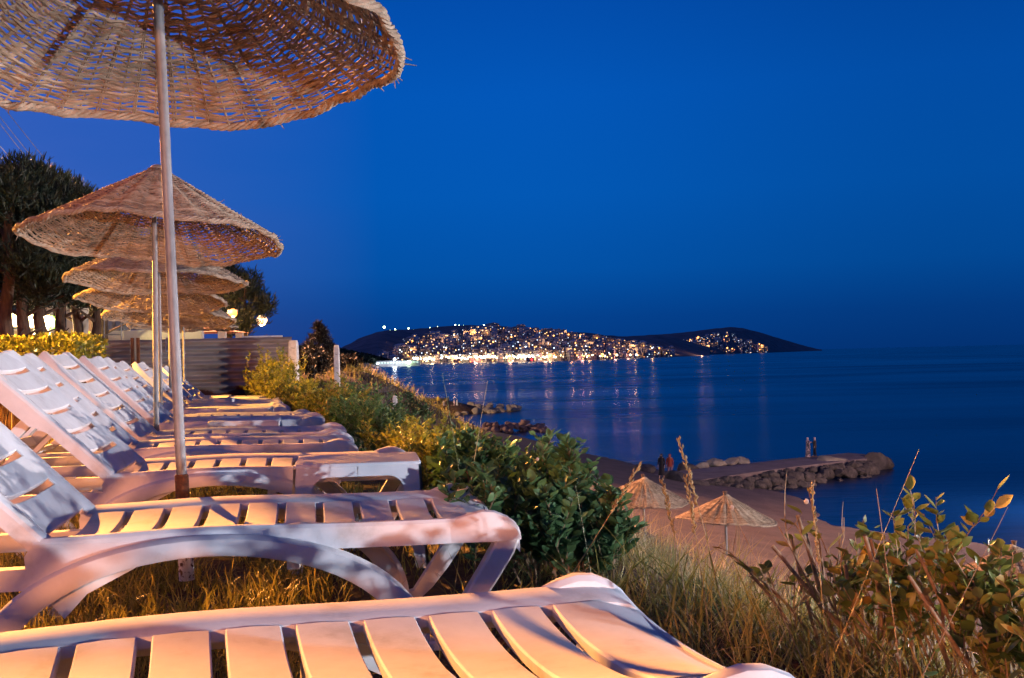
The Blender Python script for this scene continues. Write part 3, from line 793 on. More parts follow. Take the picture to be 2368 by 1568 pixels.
# column of the pole at the rim height, depth, rim height above the ground datum, lean(x), spin
UM = [(366, 3.62, 1.875, -.032, .0, .3, 1.0, 'nearest large wicker umbrella overhead, cut by the top of the frame'),
      (359, 7.05, 1.635, .010, .01, 1.9, 1.0, 'second wicker umbrella, grey cone fully seen below the nearest one'),
      (368, 10.15, 1.60, 0, .01, 4.0, 1.0, 'third wicker umbrella, orange stripes on its left slope'),
      (355, 12.3, 1.545, -.004, .01, 2.6, 1.0, 'fourth wicker umbrella, flat ellipse tucked right under the third'),
      (392, 13.9, 1.415, .004, .012, 5.1, 1.0, 'fifth wicker umbrella with bright orange sparkles, just left of the street lamps'),
      (424, 17.0, 1.41, 0, .01, .9, 1.0, 'farthest wicker umbrella, small rim peeping out lowest above the corrugated fence')]
TILT = (3.5, 6.0, 4.5, 7.5, 7.5, 4.5)
for i, (px, D, hz, lean, leany, spin, sc, lb) in enumerate(UM):
    o = ua if i == 0 else (ub if i == 1 else copy_tree(ua if i % 2 else ub))
    y_h = 851 - .0232 * px; p = PD(px, y_h - (hz - CAMZ) / D * F, D)
    g = gz(p.x, p.y)
    o.location = (p.x - math.sin(lean) * hz, p.y, hz - 1.66); o.rotation_euler = (leany, lean, 0)
    for ch in o.children:
        if ch.name.startswith('canopy'): ch.rotation_euler = (Matrix.Rotation(R(-TILT[i]), 3, 'X') @ Matrix.Rotation(R(1.2), 3, 'Y') @ Matrix.Rotation(spin, 3, 'Z')).to_euler()
    tag(o, lb, 'umbrella', 'wicker umbrellas above the loungers')
    drop = o.location.z - g
    if drop > .01:                                       # pole foot goes on down into the lawn
        pass
# beach umbrellas on the sand below
uc = make_umbrella(seed=9, beach=True)
BU = [(1488, 1166, 27.0, 1.34, 'wicker beach umbrella on the sand, left of its half white twin'),
      (1677, 1189, 24.4, 1.36, 'wicker beach umbrella on the sand, half orange half white, closest to the dry grass'),
      (1322, 1128, 30.0, 1.34, 'shaded wicker beach umbrella peeping from behind the green shrub'),
      (2345, 1292, 19.5, 1.36, 'wicker beach umbrella cut by the right edge behind the twiggy shrub')]
for i, (px, py, D, sc, lb) in enumerate(BU):
    o = uc if i == 0 else copy_tree(uc)
    p = PD(px, py, D); g = gz(p.x, p.y)
    o.scale = (sc, sc, sc)
    o.location = (p.x, p.y, g)
    if i == 2: o.location.z = p.z - 1.66 * sc
    want = p.z - g                                        # rim height over the sand
    for ch in o.children:
        if ch.name.startswith('canopy'): ch.rotation_euler = (R(3), R(4), i * 1.3); ch.scale = (1, 1, .84)
    print('beach umbrella', i, 'rim over sand', round(want, 2), 'built', round(1.66 * sc, 2))
    tag(o, lb, 'umbrella', 'wicker umbrellas on the beach')
# ------------------------------------------------------------------ fences, gate, posts
GX = lambda px, D: XD(px, D)
FD = 21.0
def corrugated(x0, x1, D0, D1, z0, z1, name='panel'):
    mb = MB(); n = 110; rows = []
    for k in range(n + 1):
        z = z0 + (z1 - z0) * k / n; o_ = .034 * math.sin(z / .150 * 2 * math.pi)
        rows.append((z, o_))
    V = []; cols = 8
    for z, o_ in rows:
        for c in range(cols + 1):
            u = c / cols; V.append((x0 + (x1 - x0) * u, D0 + (D1 - D0) * u - o_ + .0015 * math.sin(u * 20 + z), z))
    Fs = []
    for k in range(n):
        for c in range(cols): a = k * (cols + 1) + c; Fs.append((a, a + 1, a + cols + 2, a + cols + 1))
    mb.add(V, Fs); return mb
m = mat('corrugated_sheet', (.11, .085, .07), (.30, .26, .22), rough=.62, scale=1.6, detail=10, metal=.1, bump=.15, bscale=14, stretch=(.6, 1, 3),
        stops=[(.28, (.15, .10, .075)), (.42, (.30, .245, .20)), (.72, (.44, .38, .33))])
t = m.node_tree; b = t.nodes['Principled BSDF']        # rusted lower band with a ragged edge
g_ = t.nodes.new('ShaderNodeNewGeometry'); sp_ = t.nodes.new('ShaderNodeSeparateXYZ'); t.links.new(g_.outputs['Position'], sp_.inputs[0])
nn = t.nodes.new('ShaderNodeTexNoise'); nn.inputs['Scale'].default_value = 2.5; nn.inputs['Detail'].default_value = 8; t.links.new(g_.outputs['Position'], nn.inputs[0])
ma = t.nodes.new('ShaderNodeMath'); ma.operation = 'MULTIPLY_ADD'; ma.inputs[1].default_value = .5; t.links.new(nn.outputs[0], ma.inputs[0]); t.links.new(sp_.outputs['Z'], ma.inputs[2])
lt = t.nodes.new('ShaderNodeMapRange'); lt.inputs[1].default_value = .52; lt.inputs[2].default_value = .56; t.links.new(ma.outputs[0], lt.inputs[0])
mx = t.nodes.new('ShaderNodeMixRGB'); mx.inputs[1].default_value = (.085, .022, .010, 1)
src = b.inputs['Base Color'].links[0].from_socket; t.links.new(src, mx.inputs[2]); t.links.new(lt.outputs[0], mx.inputs[0]); t.links.new(mx.outputs[0], b.inputs['Base Color'])
MCORR = m
xa, xb, xc, xd = GX(205, FD), GX(304, FD), GX(322, FD), GX(667, FD)
zt = PD(450, 783, FD).z; gb = gz(-6, FD) - .1
fe = empty('corrugated_fence', (xb, FD, 0)); tag(fe, 'brown corrugated metal fence rusted along its foot, closing off the lounger row', 'fence')
def rel(o, root):
    o.location = Vector(o.location) - Vector(root.location); return o
rel(corrugated(xc, xd, FD, FD + .35, gb, zt, ).build('panel', MCORR, fe, ang=80), fe)
rel(corrugated(xa - .6, xb, FD - .15, FD - .05, gb, zt - .0).build('panel', MCORR, fe, ang=80), fe)
MRPOST = mat('rusty_post', (.10, .03, .012), (.30, .11, .035), rough=.8, scale=12)
for px in (307, 320):
    mb = MB(); x = GX(px, FD - .1); mb.box((x, FD - .1, (gb + zt) / 2 + .02), (.055, .06, zt - gb + .04)); rel(mb.build('post', MRPOST, fe, bevel=.005), fe)
mb = MB(); mb.tube([(GX(313.5, FD), FD - .1, gb), (GX(313.5, FD), FD - .1, zt - .1)], .012, 6); mb.box((GX(313.5, FD), FD - .12, zt - .62), (.05, .03, .16)); rel(mb.build('gate_latch', MRPOST, fe), fe)
mb = MB(); mb.box((GX(606, FD + .2), FD + .26, zt + .016), (.80, .05, .03), rot=Matrix.Rotation(.09, 3, 'Z')); rel(mb.build('top_rail', MCONC, fe), fe)
sg = PD(388, 796, FD - .12); mb = MB(); mb.box((0, 0, 0), (.10, .012, .30)); mb.box((0, -.008, 0), (.065, .006, .25), mi=1)
o = mb.build('notice_plate', [mat('plate_white', (.6, .6, .6), rough=.5), mat('plate_blue', (.10, .13, .18), rough=.4)], None, (sg.x, sg.y + .02, sg.z)); tag(o, 'small white framed plate fixed high on the corrugated fence', 'sign')
def conc_post(px, D, w, top_px, lb, chamfer=True):
    x = GX(px, D); g = gz(x, D); zt_ = PD(px, top_px, D).z
    mb = MB(); secs = []
    h = zt_ - g
    for z, s_ in ((-.3, 1.06), (h * .3, 1.0), (h * .7, .98), (h - .12, .96), (h - .05, .9), (h, .72)):
        q = w / 2 * s_; c = q * .8
        secs.append([(-q, -c, z), (-c, -q, z), (c, -q, z), (q, -c, z), (q, c, z), (c, q, z), (-c, q, z), (-q, c, z)])
    mb.loft(secs)
    o = mb.build('concrete_post', MCONC, None, (x, D, g), ang=25); tag(o, lb, 'post'); 
    w_ = MB()
    for k in range(5):
        z = h * (.25 + .16 * k); w_.tube([(w * .53 * math.cos(a), w * .53 * math.sin(a), z + .01 * math.sin(a * 2)) for a in [2 * math.pi * j / 10 for j in range(10)]], .004, 4, closed=True)
    w_.build('wire_tie', MLPOST, o)
    return Vector((x, D, zt_)), g
p1, g1 = conc_post(679, 21.0, .185, 787, 'broad white concrete post at the right end of the corrugated fence')
p2, g2 = conc_post(778.5, 22.2, .115, 798, 'tall slim white concrete post standing free in front of the water')
p3, g3 = conc_post(911, 24.2, .105, 915, 'short slim concrete post lowest on the bank by the wire mesh')
# wire netting between the two slim posts
o = empty('wire_fence', p2); tag(o, 'thin sagging wire netting hung between the two slim concrete posts', 'fence')
mb = MB(); N = 26
A0 = Vector((p2.x, p2.y, PD(780, 850, p2.y).z)); A1 = Vector((p2.x, p2.y, g2 + .1)); B0 = Vector((p3.x, p3.y, p3.z + .25)); B1 = Vector((p3.x, p3.y, g3 + .1))
def netp(u, v):
    a = A0.lerp(A1, v); b_ = B0.lerp(B1, v); q = a.lerp(b_, u); q.z -= .22 * math.sin(math.pi * u) * (1 - v); q.y += .04 * math.sin(9 * u + 4 * v); return q - p2
for i in range(N + 1): mb.tube([netp(i / N, v / 8) for v in range(9)], .0032, 3)
for j in range(15): mb.tube([netp(u / 12, j / 14) for u in range(13)], .0032, 3)
mb.build('netting', MLPOST, o)

# plank fence below the yellow hedge
MPLANK = mat('dark_plank', (.055, .02, .010), (.15, .06, .03), rough=.85, scale=3, detail=8, stretch=(6, 6, .6), bump=.5, bscale=20, island=.4)
o = empty('plank_fence', (-8.4, 15.0, gz(-8.4, 15))); tag(o, 'low fence of dark reddish upright boards under the yellow hedge', 'fence')
mb = MB(); x = -8.2; random.seed(3)
while x < -4.9:
    w = random.uniform(.10, .17); h = random.uniform(.62, .72); mb.box((x + w / 2 + 8.4 - 0, random.uniform(-.02, .02), h / 2), (w - .012, .025, h)); x += w
mb.build('board', MPLANK, o); mb = MB(); mb.box((1.6, .04, .5), (3.6, .04, .07)); mb.build('rail', MPLANK, o)

# ------------------------------------------------------------------ foliage
LEAF = np.array([(0, 0, 0), (0, .25, -.02), (0, .5, -.035), (0, .78, -.02), (0, 1, .03),
                 (-.17, .2, .05), (-.27, .45, .06), (-.19, .75, .05), (.17, .2, .05), (.27, .45, .06), (.19, .75, .05)])
LEAFF = np.array([(0, 1, 5), (1, 6, 5), (1, 2, 6), (2, 7, 6), (2, 3, 7), (3, 4, 7), (0, 8, 1), (1, 8, 9), (1, 9, 2), (2, 9, 10), (2, 10, 3), (3, 10, 4)])
def blade_t(bend, seg=4):
    V = []; Fs = []
    for i in range(seg + 1):
        u = i / seg; w = .5 * (1 - u) ** .6 if i < seg else 0.02
        V += [(-w, math.sin(u * bend) / max(bend, .01), (1 - math.cos(u * bend)) / max(bend, .01)), (w, math.sin(u * bend) / max(bend, .01), (1 - math.cos(u * bend)) / max(bend, .01))]
    for i in range(seg): Fs.append((2 * i, 2 * i + 1, 2 * i + 3, 2 * i + 2))
    return np.array(V), np.array(Fs)
BL = [blade_t(b_) for b_ in (.3, .7, 1.1, 1.6, 2.2)]
def grass(name, xy, z, h, w, mats, lb, cat='grass', lean=.35, rng=RNG, kind='stuff', bias=(0, 0)):
    parts = []; idx = rng.integers(0, len(BL), len(xy))
    for k in range(len(BL)):
        s = idx == k
        if not s.any(): continue
        n = s.sum(); d = np.stack([rng.normal(bias[0], lean, n), rng.normal(bias[1], lean, n), np.ones(n)], -1)
        up_ = np.stack([rng.normal(size=n), rng.normal(size=n), np.zeros(n)], -1)
        pos = np.column_stack([xy[s], z[s]])
        parts.append(inst(BL[k][0], BL[k][1], pos, d, up_, h[s], (w / h)[s]))
    V, Fa = merge(parts)
    o = np_mesh(name, V, Fa, mats); 
    if lb: tag(o, lb, cat, kind=kind)
    return o
def pts_sl(n, s0, s1, l0, l1, rng=RNG):
    s = rng.uniform(s0, s1, n); l = rng.uniform(l0, l1, n)
    return np.stack([.75 + s * .963 - l * .27, 1.5 + s * .27 + l * .963], -1)
def clump_mask(xy, sc, th, rng=RNG):
    v = np.array([noise.noise(Vector((x * sc, y * sc, 2.2))) for x, y in xy]); return v > th
# lawn under and around the loungers
xy = pts_sl(42000, -2.6, -.15, -.6, 5.2); keep = clump_mask(xy, 2.2, -.30) & ~((sl(xy[:, 0], xy[:, 1])[0] > -.75) & (RNG.random(len(xy)) < .8)); xy = xy[keep]; h = RNG.uniform(.05, .17, len(xy)) * RNG.uniform(.6, 1.2, len(xy))
grass('lawn_grass', xy, height(xy[:, 0], xy[:, 1]), h, RNG.uniform(.0035, .0065, len(xy)), MGRASS, 'rough olive grass growing under the nearer loungers')
xy = pts_sl(30000, -5.5, -.3, 4.5, 15); h = RNG.uniform(.03, .09, len(xy))
grass('short_grass', xy, height(xy[:, 0], xy[:, 1]), h, RNG.uniform(.005, .011, len(xy)), MGRASS, 'short lamp-lit lawn grass behind the backrests')
# crest and bank grasses
xy = pts_sl(24000, -.12, 1.5, .2, 4.2); xy = xy[clump_mask(xy, 3.0, -.05)]; h = RNG.uniform(.03, .17, len(xy)) * (.6 + np.array([noise.noise(Vector((x_ * 4, y_ * 4, 7))) for x_, y_ in xy]) * .9).clip(.25, 1.4)
grass('green_bank_grass', xy, height(xy[:, 0], xy[:, 1]), h, RNG.uniform(.002, .005, len(xy)), MGREENG, 'fine green grass on the crest beside the nearest lounger foot', lean=.55)
xy = pts_sl(26000, .35, 8.6, -1.0, 15); h = RNG.uniform(.10, .38, len(xy)) * .8
grass('dry_bank_grass', xy, height(xy[:, 0], xy[:, 1]), h, RNG.uniform(.003, .007, len(xy)), MDRY, 'dry straw-coloured grass covering the slope down to the sand', lean=.5)
xy = pts_sl(2600, .0, 1.2, -.7, 2.0); h = RNG.uniform(.10, .34, len(xy))
grass('long_grass', xy, height(xy[:, 0], xy[:, 1]), h, RNG.uniform(.004, .008, len(xy)), MGRASS, 'long arching orange-lit grass in the bottom right corner', lean=.5, bias=(-.1, 0))
xy = pts_sl(16000, -1.5, 6.5, 19, 42); h = RNG.uniform(.15, .4, len(xy))
grass('far_bank_grass', xy, height(xy[:, 0], xy[:, 1]), h, RNG.uniform(.012, .03, len(xy)), MGRASS, 'yellow-green grass on the sloping bank beyond the concrete posts', lean=.4)
xy = pts_sl(15000, .05, 3.2, .0, 7.0); h = RNG.uniform(.08, .40, len(xy)) * RNG.uniform(.5, 1, len(xy))
grass('dry_stalks', xy, height(xy[:, 0], xy[:, 1]), h, RNG.uniform(.0016, .0038, len(xy)), MDRY, 'thin dry stalks tangled through the green grass beside the nearest lounger', lean=.6)
# dead leaves on the dark ground beside the foot of the nearest loungers
xy = pts_sl(260, -.45, .25, .0, 2.2); n = len(xy); pos = np.column_stack([xy, height(xy[:, 0], xy[:, 1]) + .006])
V, Fa = inst(LEAF, LEAFF, pos, RNG.normal(size=(n, 3)) * [1, 1, .35], np.stack([RNG.normal(0, .5, n), RNG.normal(0, .5, n), np.ones(n)], -1), RNG.uniform(.02, .045, n), 1.2)
tag(np_mesh('dead_leaves', V, Fa, MDLEAF), 'curled brown dead leaves lying beside the nearest lounger foot', 'dead leaves', kind='stuff')

def shrub(label, base, n_stems, h, spread, leaf, leafn, mats, lean=(0, 0), seed=1, stem_r=.005, leaf_from=.45, width=1.0, cat='shrub', cut=0, density=1.0, twist=.35, name='shrub', group=None, sub=3, box=None):
    """base: list of (x,y) line the stems stand on; leaves along every twig"""
    rng = np.random.default_rng(seed); cx_ = float(np.mean([b_[0] for b_ in base])); cy_ = float(np.mean([b_[1] for b_ in base])); cz = gz(cx_, cy_)
    root = empty(name, (cx_, cy_, cz)); tag(root, label, cat, group)
    st = MB(); LP = []; LD = []; LN = []; LS = []
    def twig(p, d, L, r, lv):
        n = 6 if lv == 0 else 4; pts = [p]; dd = Vector(d)
        for i in range(n):
            dd = (dd + Vector(rng.normal(0, twist * .35, 3)) + Vector((0, 0, .05))).normalized(); pts.append(pts[-1] + dd * (L / n))
        st.tube(pts, [max(r * (1 - .65 * i / n), .0009) for i in range(n + 1)], 5 if lv == 0 and stem_r > .004 else 3)
        if lv < 2:
            for k in range(sub if lv == 0 else max(1, sub - 1)):
                i = rng.integers(2 if lv == 0 else 1, n); a = rng.uniform(0, 6.28)
                nd = (dd + Vector((math.cos(a), math.sin(a), .5)) * .75).normalized()
                twig(pts[i], nd, L * rng.uniform(.3, .55), r * .55, lv + 1)
        start = leaf_from if lv == 0 else .15
        m = int(leafn * L / h * (1.4 if lv == 0 else 2.2) + 1)
        for k in range(m):
            if rng.random() > density: continue
            u = start + (1 - start) * (k + rng.random()) / m; f = u * n; i = min(int(f), n - 1); q = pts[i].lerp(pts[i + 1], f - i)
            a = rng.uniform(0, 6.28); dr = (pts[i + 1] - pts[i]).normalized(); o_ = Vector((math.cos(a), math.sin(a), rng.uniform(-.1, .8)))
            LP.append(q); LD.append(dr * .35 + o_ * .8); LN.append(Vector(rng.normal(0, .45, 3)) + Vector((0, 0, 1))); LS.append(leaf * rng.uniform(.55, 1.25))
        return pts
    for i in range(n_stems):
        u = rng.random() * (len(base) - 1); k = min(int(u), len(base) - 2); bx = base[k][0] + (base[k + 1][0] - base[k][0]) * (u - k); by = base[k][1] + (base[k + 1][1] - base[k][1]) * (u - k)
        bx += rng.normal(0, spread * .3); by += rng.normal(0, spread * .3)
        p = Vector((bx - cx_, by - cy_, gz(bx, by) - cz - .02))
        d = Vector((lean[0] + rng.normal(0, .3), lean[1] + rng.normal(0, .3), 1)).normalized()
        twig(p, d, h * rng.uniform(.7, 1.1), stem_r * rng.uniform(.7, 1.4), 0)
        if i < cut:                                     # bare pruned stubs with pale cut tops
            d = Vector((lean[0] + rng.normal(0, .18), lean[1] + rng.normal(0, .18), 1)).normalized(); L = h * rng.uniform(.75, 1.0)
            a0 = p + Vector((rng.normal(0, .05), rng.normal(0, .05), 0)); b0 = a0 + d * L * .5 + Vector(rng.normal(0, .02, 3)); c0 = a0 + d * L + Vector(rng.normal(0, .02, 3))
            st.tube([a0, b0, c0], [stem_r * 1.5, stem_r * 1.3, stem_r * 1.1], 7)
    st.build('stems', MTWIG, root, ang=60)
    P = np.array([tuple(p) for p in LP]); n = len(P)
    V, Fa = inst(LEAF, LEAFF, P, np.array([tuple(p) for p in LD]), np.array([tuple(p) for p in LN]), np.array(LS), width)
    np_mesh('foliage', V, Fa, mats, root)
    return root
def row(s, l0, l1, k=4):
    return [(.75 + s * .963 - l * .27, 1.5 + s * .27 + l * .963) for l in np.linspace(l0, l1, k)]
# right foreground: pruned woody shrub with large leaves
shrub('twiggy pruned shrub with big orange-lit leaves filling the bottom right corner', row(.50, -.1, 1.15), 84, .40, .18, .040, 13, ML_OLIVE, lean=(-.30, .05), seed=11, stem_r=.0038, leaf_from=.62, cut=34, density=.62, width=1.15, sub=2)
shrub('sparse bare-twigged shrub left of the big-leaved one, before the beach umbrellas', row(.42, 1.0, 1.35), 11, .40, .10, .044, 5, ML_OLIVE, lean=(-.42, .0), seed=12, stem_r=.0045, leaf_from=.8, cut=6, density=.35, sub=2)
# mid shrub, dark green
shrub('dense dark green leafy shrub between the nearest side table and the dry slope', row(.02, 2.2, 3.6), 64, .37, .26, .046, 13, ML_DARK, lean=(.05, 0), seed=13, stem_r=.004, leaf_from=.3, width=1.15, sub=4)
shrub('dark green shrub spilling right towards the dry grass', row(.10, 2.2, 2.8), 30, .27, .16, .046, 12, ML_DARK, lean=(.1, -.05), seed=14, stem_r=.004, leaf_from=.25, width=1.1, sub=4)
shrub('yellow-leaved shrub glowing orange just beyond the dark green one', row(-.02, 3.9, 5.6), 85, .36, .28, .030, 17, ML_YEL, seed=15, stem_r=.003, leaf_from=.2, sub=4)
shrub('dark shrub with reddish leaves in the hedge row behind the yellow shrub', row(.10, 6.0, 9.0), 95, .38, .32, .036, 13, ML_DARK, seed=16, stem_r=.003, leaf_from=.2, sub=4)
shrub('mixed green and yellow hedge shrub below the tall slim concrete post', row(.10, 9.3, 13.0), 110, .46, .34, .042, 12, ML_OLIVE, seed=17, stem_r=.003, leaf_from=.2, sub=4)
shrub('green hedge shrub before the bank, just left of the short concrete post', row(.55, 10.0, 14.5), 60, .5, .34, .05, 10, ML_DARK, seed=27, stem_r=.003, leaf_from=.2, sub=3)
shrub('yellow-lit hedge shrub at the foot of the broad concrete post', row(.05, 13.3, 17.2), 110, .52, .36, .05, 12, ML_YEL, seed=18, stem_r=.003, leaf_from=.2, sub=4)
shrub('tallest yellow-lit shrub against the right half of the corrugated fence', row(-.15, 17.4, 18.8), 60, .85, .38, .06, 12, ML_YEL, seed=19, stem_r=.004, leaf_from=.2, sub=4)
for i, (px, D, h, lb) in enumerate(((930, 26, .75, 'small dark weedy bush beside the short concrete post'), (958, 27.5, .6, 'lowest dark bush at the end of the sloping bank'))):
    x = GX(px, D); shrub(lb, [(x - .2, D), (x + .2, D)], 16, h, .3, .07, 8, ML_DARK, seed=30 + i, sub=3)
# big clipped yellow hedge at the left
def clipped_hedge():
    x0, x1, y0, y1, z0, z1 = -9.8, GX(207, 13.6), 13.2, 14.3, .5, 1.17
    root = empty('hedge', ((x0 + x1) / 2, 13.8, gz(-7, 13.8))); tag(root, 'clipped box hedge lit bright yellow at the left edge, above the dark boards', 'hedge')
    rng = np.random.default_rng(5); n = 15000
    P = np.stack([rng.uniform(x0, x1, n), rng.uniform(y0, y1, n), rng.uniform(z0, z1, n)], -1)
    face = rng.random(n)
    P[:, 1] = np.where(face < .55, y0 + rng.exponential(.05, n), P[:, 1]); P[:, 2] = np.where(face > .62, z1 - rng.exponential(.05, n), P[:, 2])
    P[:, 0] = np.where((face > .5) & (face < .62), x1 - rng.exponential(.06, n), P[:, 0])
    lump = np.array([noise.noise(Vector(p) * 1.6) for p in P]) * .14
    P[:, 2] += lump; P[:, 1] += lump * .6
    P[:, 2] += np.where(P[:, 0] > -6.0, rng.uniform(-.5, 0, n) * (P[:, 2] < .75), 0)
    d = rng.normal(size=(n, 3)) + np.array([0, -.5, .6]); nn_ = rng.normal(size=(n, 3)) + np.array([0, 0, .8])
    V, Fa = inst(LEAF, LEAFF, P - np.array(root.location), d, nn_, rng.uniform(.035, .07, n), 1.2)
    np_mesh('foliage', V, Fa, ML_YEL, root)
    st = MB()
    for i in range(60):
        x = rng.uniform(x0, x1); y = rng.uniform(y0 + .2, y1 - .2); q = Vector((x, y, 0)) - root.location; q.z = -.05
        st.tube([q, q + Vector((rng.normal(0, .1), rng.normal(0, .1), .5)), q + Vector((rng.normal(0, .2), rng.normal(0, .2), 1.0))], [.014, .01, .004], 4)
    st.build('stems', MTWIG, root)
clipped_hedge()
# tall single stalks
def stalk(label, px0, py0, px1, py1, D, kind='bare', bend=.0, r=.0022, m=MDRY):
    r = r * min(1, D / 3.2)
    b0 = PD(px0, py0, D); t0 = PD(px1, py1, D); g = gz(b0.x, b0.y); d = (t0 - b0); low = b0 - d.normalized() * max(.05, (b0.z - g) / max(d.normalized().z, .3))
    root = empty('weed_stalk', low); tag(root, label, 'weed')
    mb = MB(); side = Vector((d.z, 0, -d.x)).normalized(); pts = []
    for i in range(9):
        u = i / 8; pts.append(low.lerp(t0, u) - low + side * bend * d.length * 4 * u * (1 - u) * .5)
    mb.tube(pts, [r * (1 - .6 * i / 8) for i in range(9)], 5); mb.build('stem', m, root)
    if kind == 'seed':
        h = MB(); rng = random.Random(px0)
        for k in range(46):
            u = .72 + .28 * k / 46; f = u * 8; i = min(int(f), 7); q = pts[i].lerp(pts[i + 1], f - i); dd = (pts[i + 1] - pts[i]).normalized()
            o_ = Vector((rng.uniform(-1, 1), rng.uniform(-1, 1), rng.uniform(-.2, .6))).normalized(); L = rng.uniform(.004, .011) * (D / 2)
            h.tube([q, q + dd * L * .5 + o_ * L * .5, q + dd * L + o_ * L * .55], [.0006 * D, .0009 * D, .0002], 4)
        h.build('seed_head', m, root)
    elif kind == 'leafy':
        rng = np.random.default_rng(px0); n = 9; P = []
        for k in range(n):
            f = (.35 + .6 * k / n) * 8; i = min(int(f), 7); P.append(tuple(pts[i].lerp(pts[i + 1], f - i)))
        V, Fa = inst(LEAF, LEAFF, np.array(P), rng.normal(size=(n, 3)) + [0, 0, .8], rng.normal(size=(n, 3)), rng.uniform(.012, .03, n), .8)
        np_mesh('foliage', V, Fa, ML_DARK, root)
stalk('thin green stalk rising highest out of the dark green shrub', 1045, 1010, 1022, 862, 3.6, 'bare', .05, m=MGREENG)
stalk('pinkish dry stalk leaning right out of the dark green shrub', 1108, 1000, 1127, 880, 3.6, 'bare', -.03)
stalk('tall feathery seed head bending left above the beach umbrellas', 1612, 1190, 1568, 1012, 2.6, 'seed', .08)
stalk('spreading seed head left of the beach umbrellas', 1430, 1150, 1480, 1072, 3.0, 'seed', .12)
stalk('nodding grass head in front of the left beach umbrella', 1560, 1290, 1530, 1110, 2.7, 'seed', .10)
stalk('straight grass stem crossing the right beach umbrella', 1612, 1290, 1585, 1100, 2.6, 'seed', .04)
stalk('long thin bent stalk highest at the right over the dark sea', 2060, 1200, 2125, 1038, 1.9, 'bare', -.05, r=.0016)
stalk('short brown seed head above the big leaves', 1880, 1180, 1874, 1118, 2.0, 'seed', .03)
stalk('twig with a brown bud tip near the right edge', 2285, 1260, 2330, 1172, 1.8, 'leafy', .03, m=MTWIG)
stalk('upright leafy twig poking above the right shrub', 2035, 1200, 2026, 1130, 1.9, 'leafy', .02, m=MTWIG)
stalk('thin diagonal twig carrying a snail', 1760, 1330, 1672, 1140, 2.3, 'bare', .04, r=.0022, m=MTWIG)
stalk('faint thin grass stem over the sand at left of the seed heads', 1340, 1180, 1330, 1120, 3.2, 'leafy', .03, m=MGREENG)
# snails
MSHELL = mat('snail_shell', (.62, .52, .42), (.25, .15, .09), rough=.4, scale=60)
def snail(px, py, D, lb, s=1.0):
    p = PD(px, py, D); mb = MB(); pts = []; rad = []
    for i in range(40):
        a = i / 39 * 4.6 * math.pi; rr = .0016 + .0062 * (i / 39) ** 1.3; pts.append((rr * math.cos(a), -.004 * (1 - i / 39), rr * math.sin(a))); rad.append(.0009 + .0038 * (i / 39) ** 1.2)
    mb.tube([tuple(c * s for c in q) for q in pts], [r_ * s for r_ in rad], 8)
    o = mb.build('snail', MSHELL, None, p, ang=80); tag(o, lb, 'snail')
snail(1691, 1174, 2.3, 'small round snail on the thin twig in front of the right beach umbrella', .5)
snail(1863, 1160, 1.95, 'snail among the big leaves at the top left of the right shrub', .5)
snail(1242, 1062, 3.4, 'tiny white snail on the right end of the dark green shrub', .5)

# ------------------------------------------------------------------ trees
NT = np.array([(-.5, 0, 0), (.5, 0, 0), (.12, 1, .08), (-.12, 1, .08)]); NTF = np.array([[0, 1, 2, 3]])
def conifer(name, label, x, y, h, crown_z, cw, mats, trunks, seed, n=5200, upw=.9, group=None, tr=.13, cat='tree', size=.16, shape='round', zt=None):
    rng = np.random.default_rng(seed); g = gz(x, y); root = empty(name, (x, y, g)); tag(root, label, cat, group)
    mb = MB()
    for k, (dx, dy, lx) in enumerate(trunks):
        pts = [Vector((dx, dy, -.1))]
        for i in range(1, 7): pts.append(Vector((dx + lx * i / 6 + rng.normal(0, .04), dy + rng.normal(0, .04), h * .85 * i / 6)))
        mb.tube(pts, [tr * (1.25 - i / 7) for i in range(7)], 9)
        for j in range(9):
            i = rng.integers(2, 6); a = rng.uniform(0, 6.28); q = pts[i]; L = cw * rng.uniform(.4, .8)
            mb.tube([q, q + Vector((math.cos(a) * L * .5, math.sin(a) * L * .5, L * .25)), q + Vector((math.cos(a) * L, math.sin(a) * L, L * .45))], [tr * .35, tr * .2, tr * .07], 5)
    mb.build('trunk', MBARK, root, ang=60)
    # clusters on a lumpy crown
    nc = 90; cl = []
    for i in range(nc):
        u = rng.random(); a = rng.uniform(0, 6.28); z = crown_z + (h - crown_z) * u
        if shape == 'round': w = cw * math.sqrt(max(0, 1 - (2 * u - .85) ** 2 / 1.35)) if u < 1 else 0
        else: w = cw * (1 - u) ** .8 + .06
        rr = w * math.sqrt(rng.uniform(.25, 1)); cl.append((rr * math.cos(a), rr * math.sin(a), z, .22 * cw * rng.uniform(.7, 1.4) * (1 if shape == 'round' else (1.15 - u))))
    cl = np.array(cl); idx = rng.integers(0, nc, n); c = cl[idx]
    d = rng.normal(size=(n, 3)); d /= np.linalg.norm(d, axis=1, keepdims=True)
    P = c[:, :3] + d * c[:, 3:4] * rng.uniform(.5, 1.0, n)[:, None]
    P[:, 2] = np.maximum(P[:, 2], crown_z - .25)
    dirs = d * .7 + np.array([0, 0, upw]) + rng.normal(0, .25, (n, 3))
    parts = []
    for k in range(3):
        parts.append(inst(NT, NTF, P, dirs + rng.normal(0, .35, (n, 3)), rng.normal(size=(n, 3)), rng.uniform(.6, 1.3, n) * size, .17))
    V, Fa = merge(parts); np_mesh('crown', V, Fa, mats, root); return root
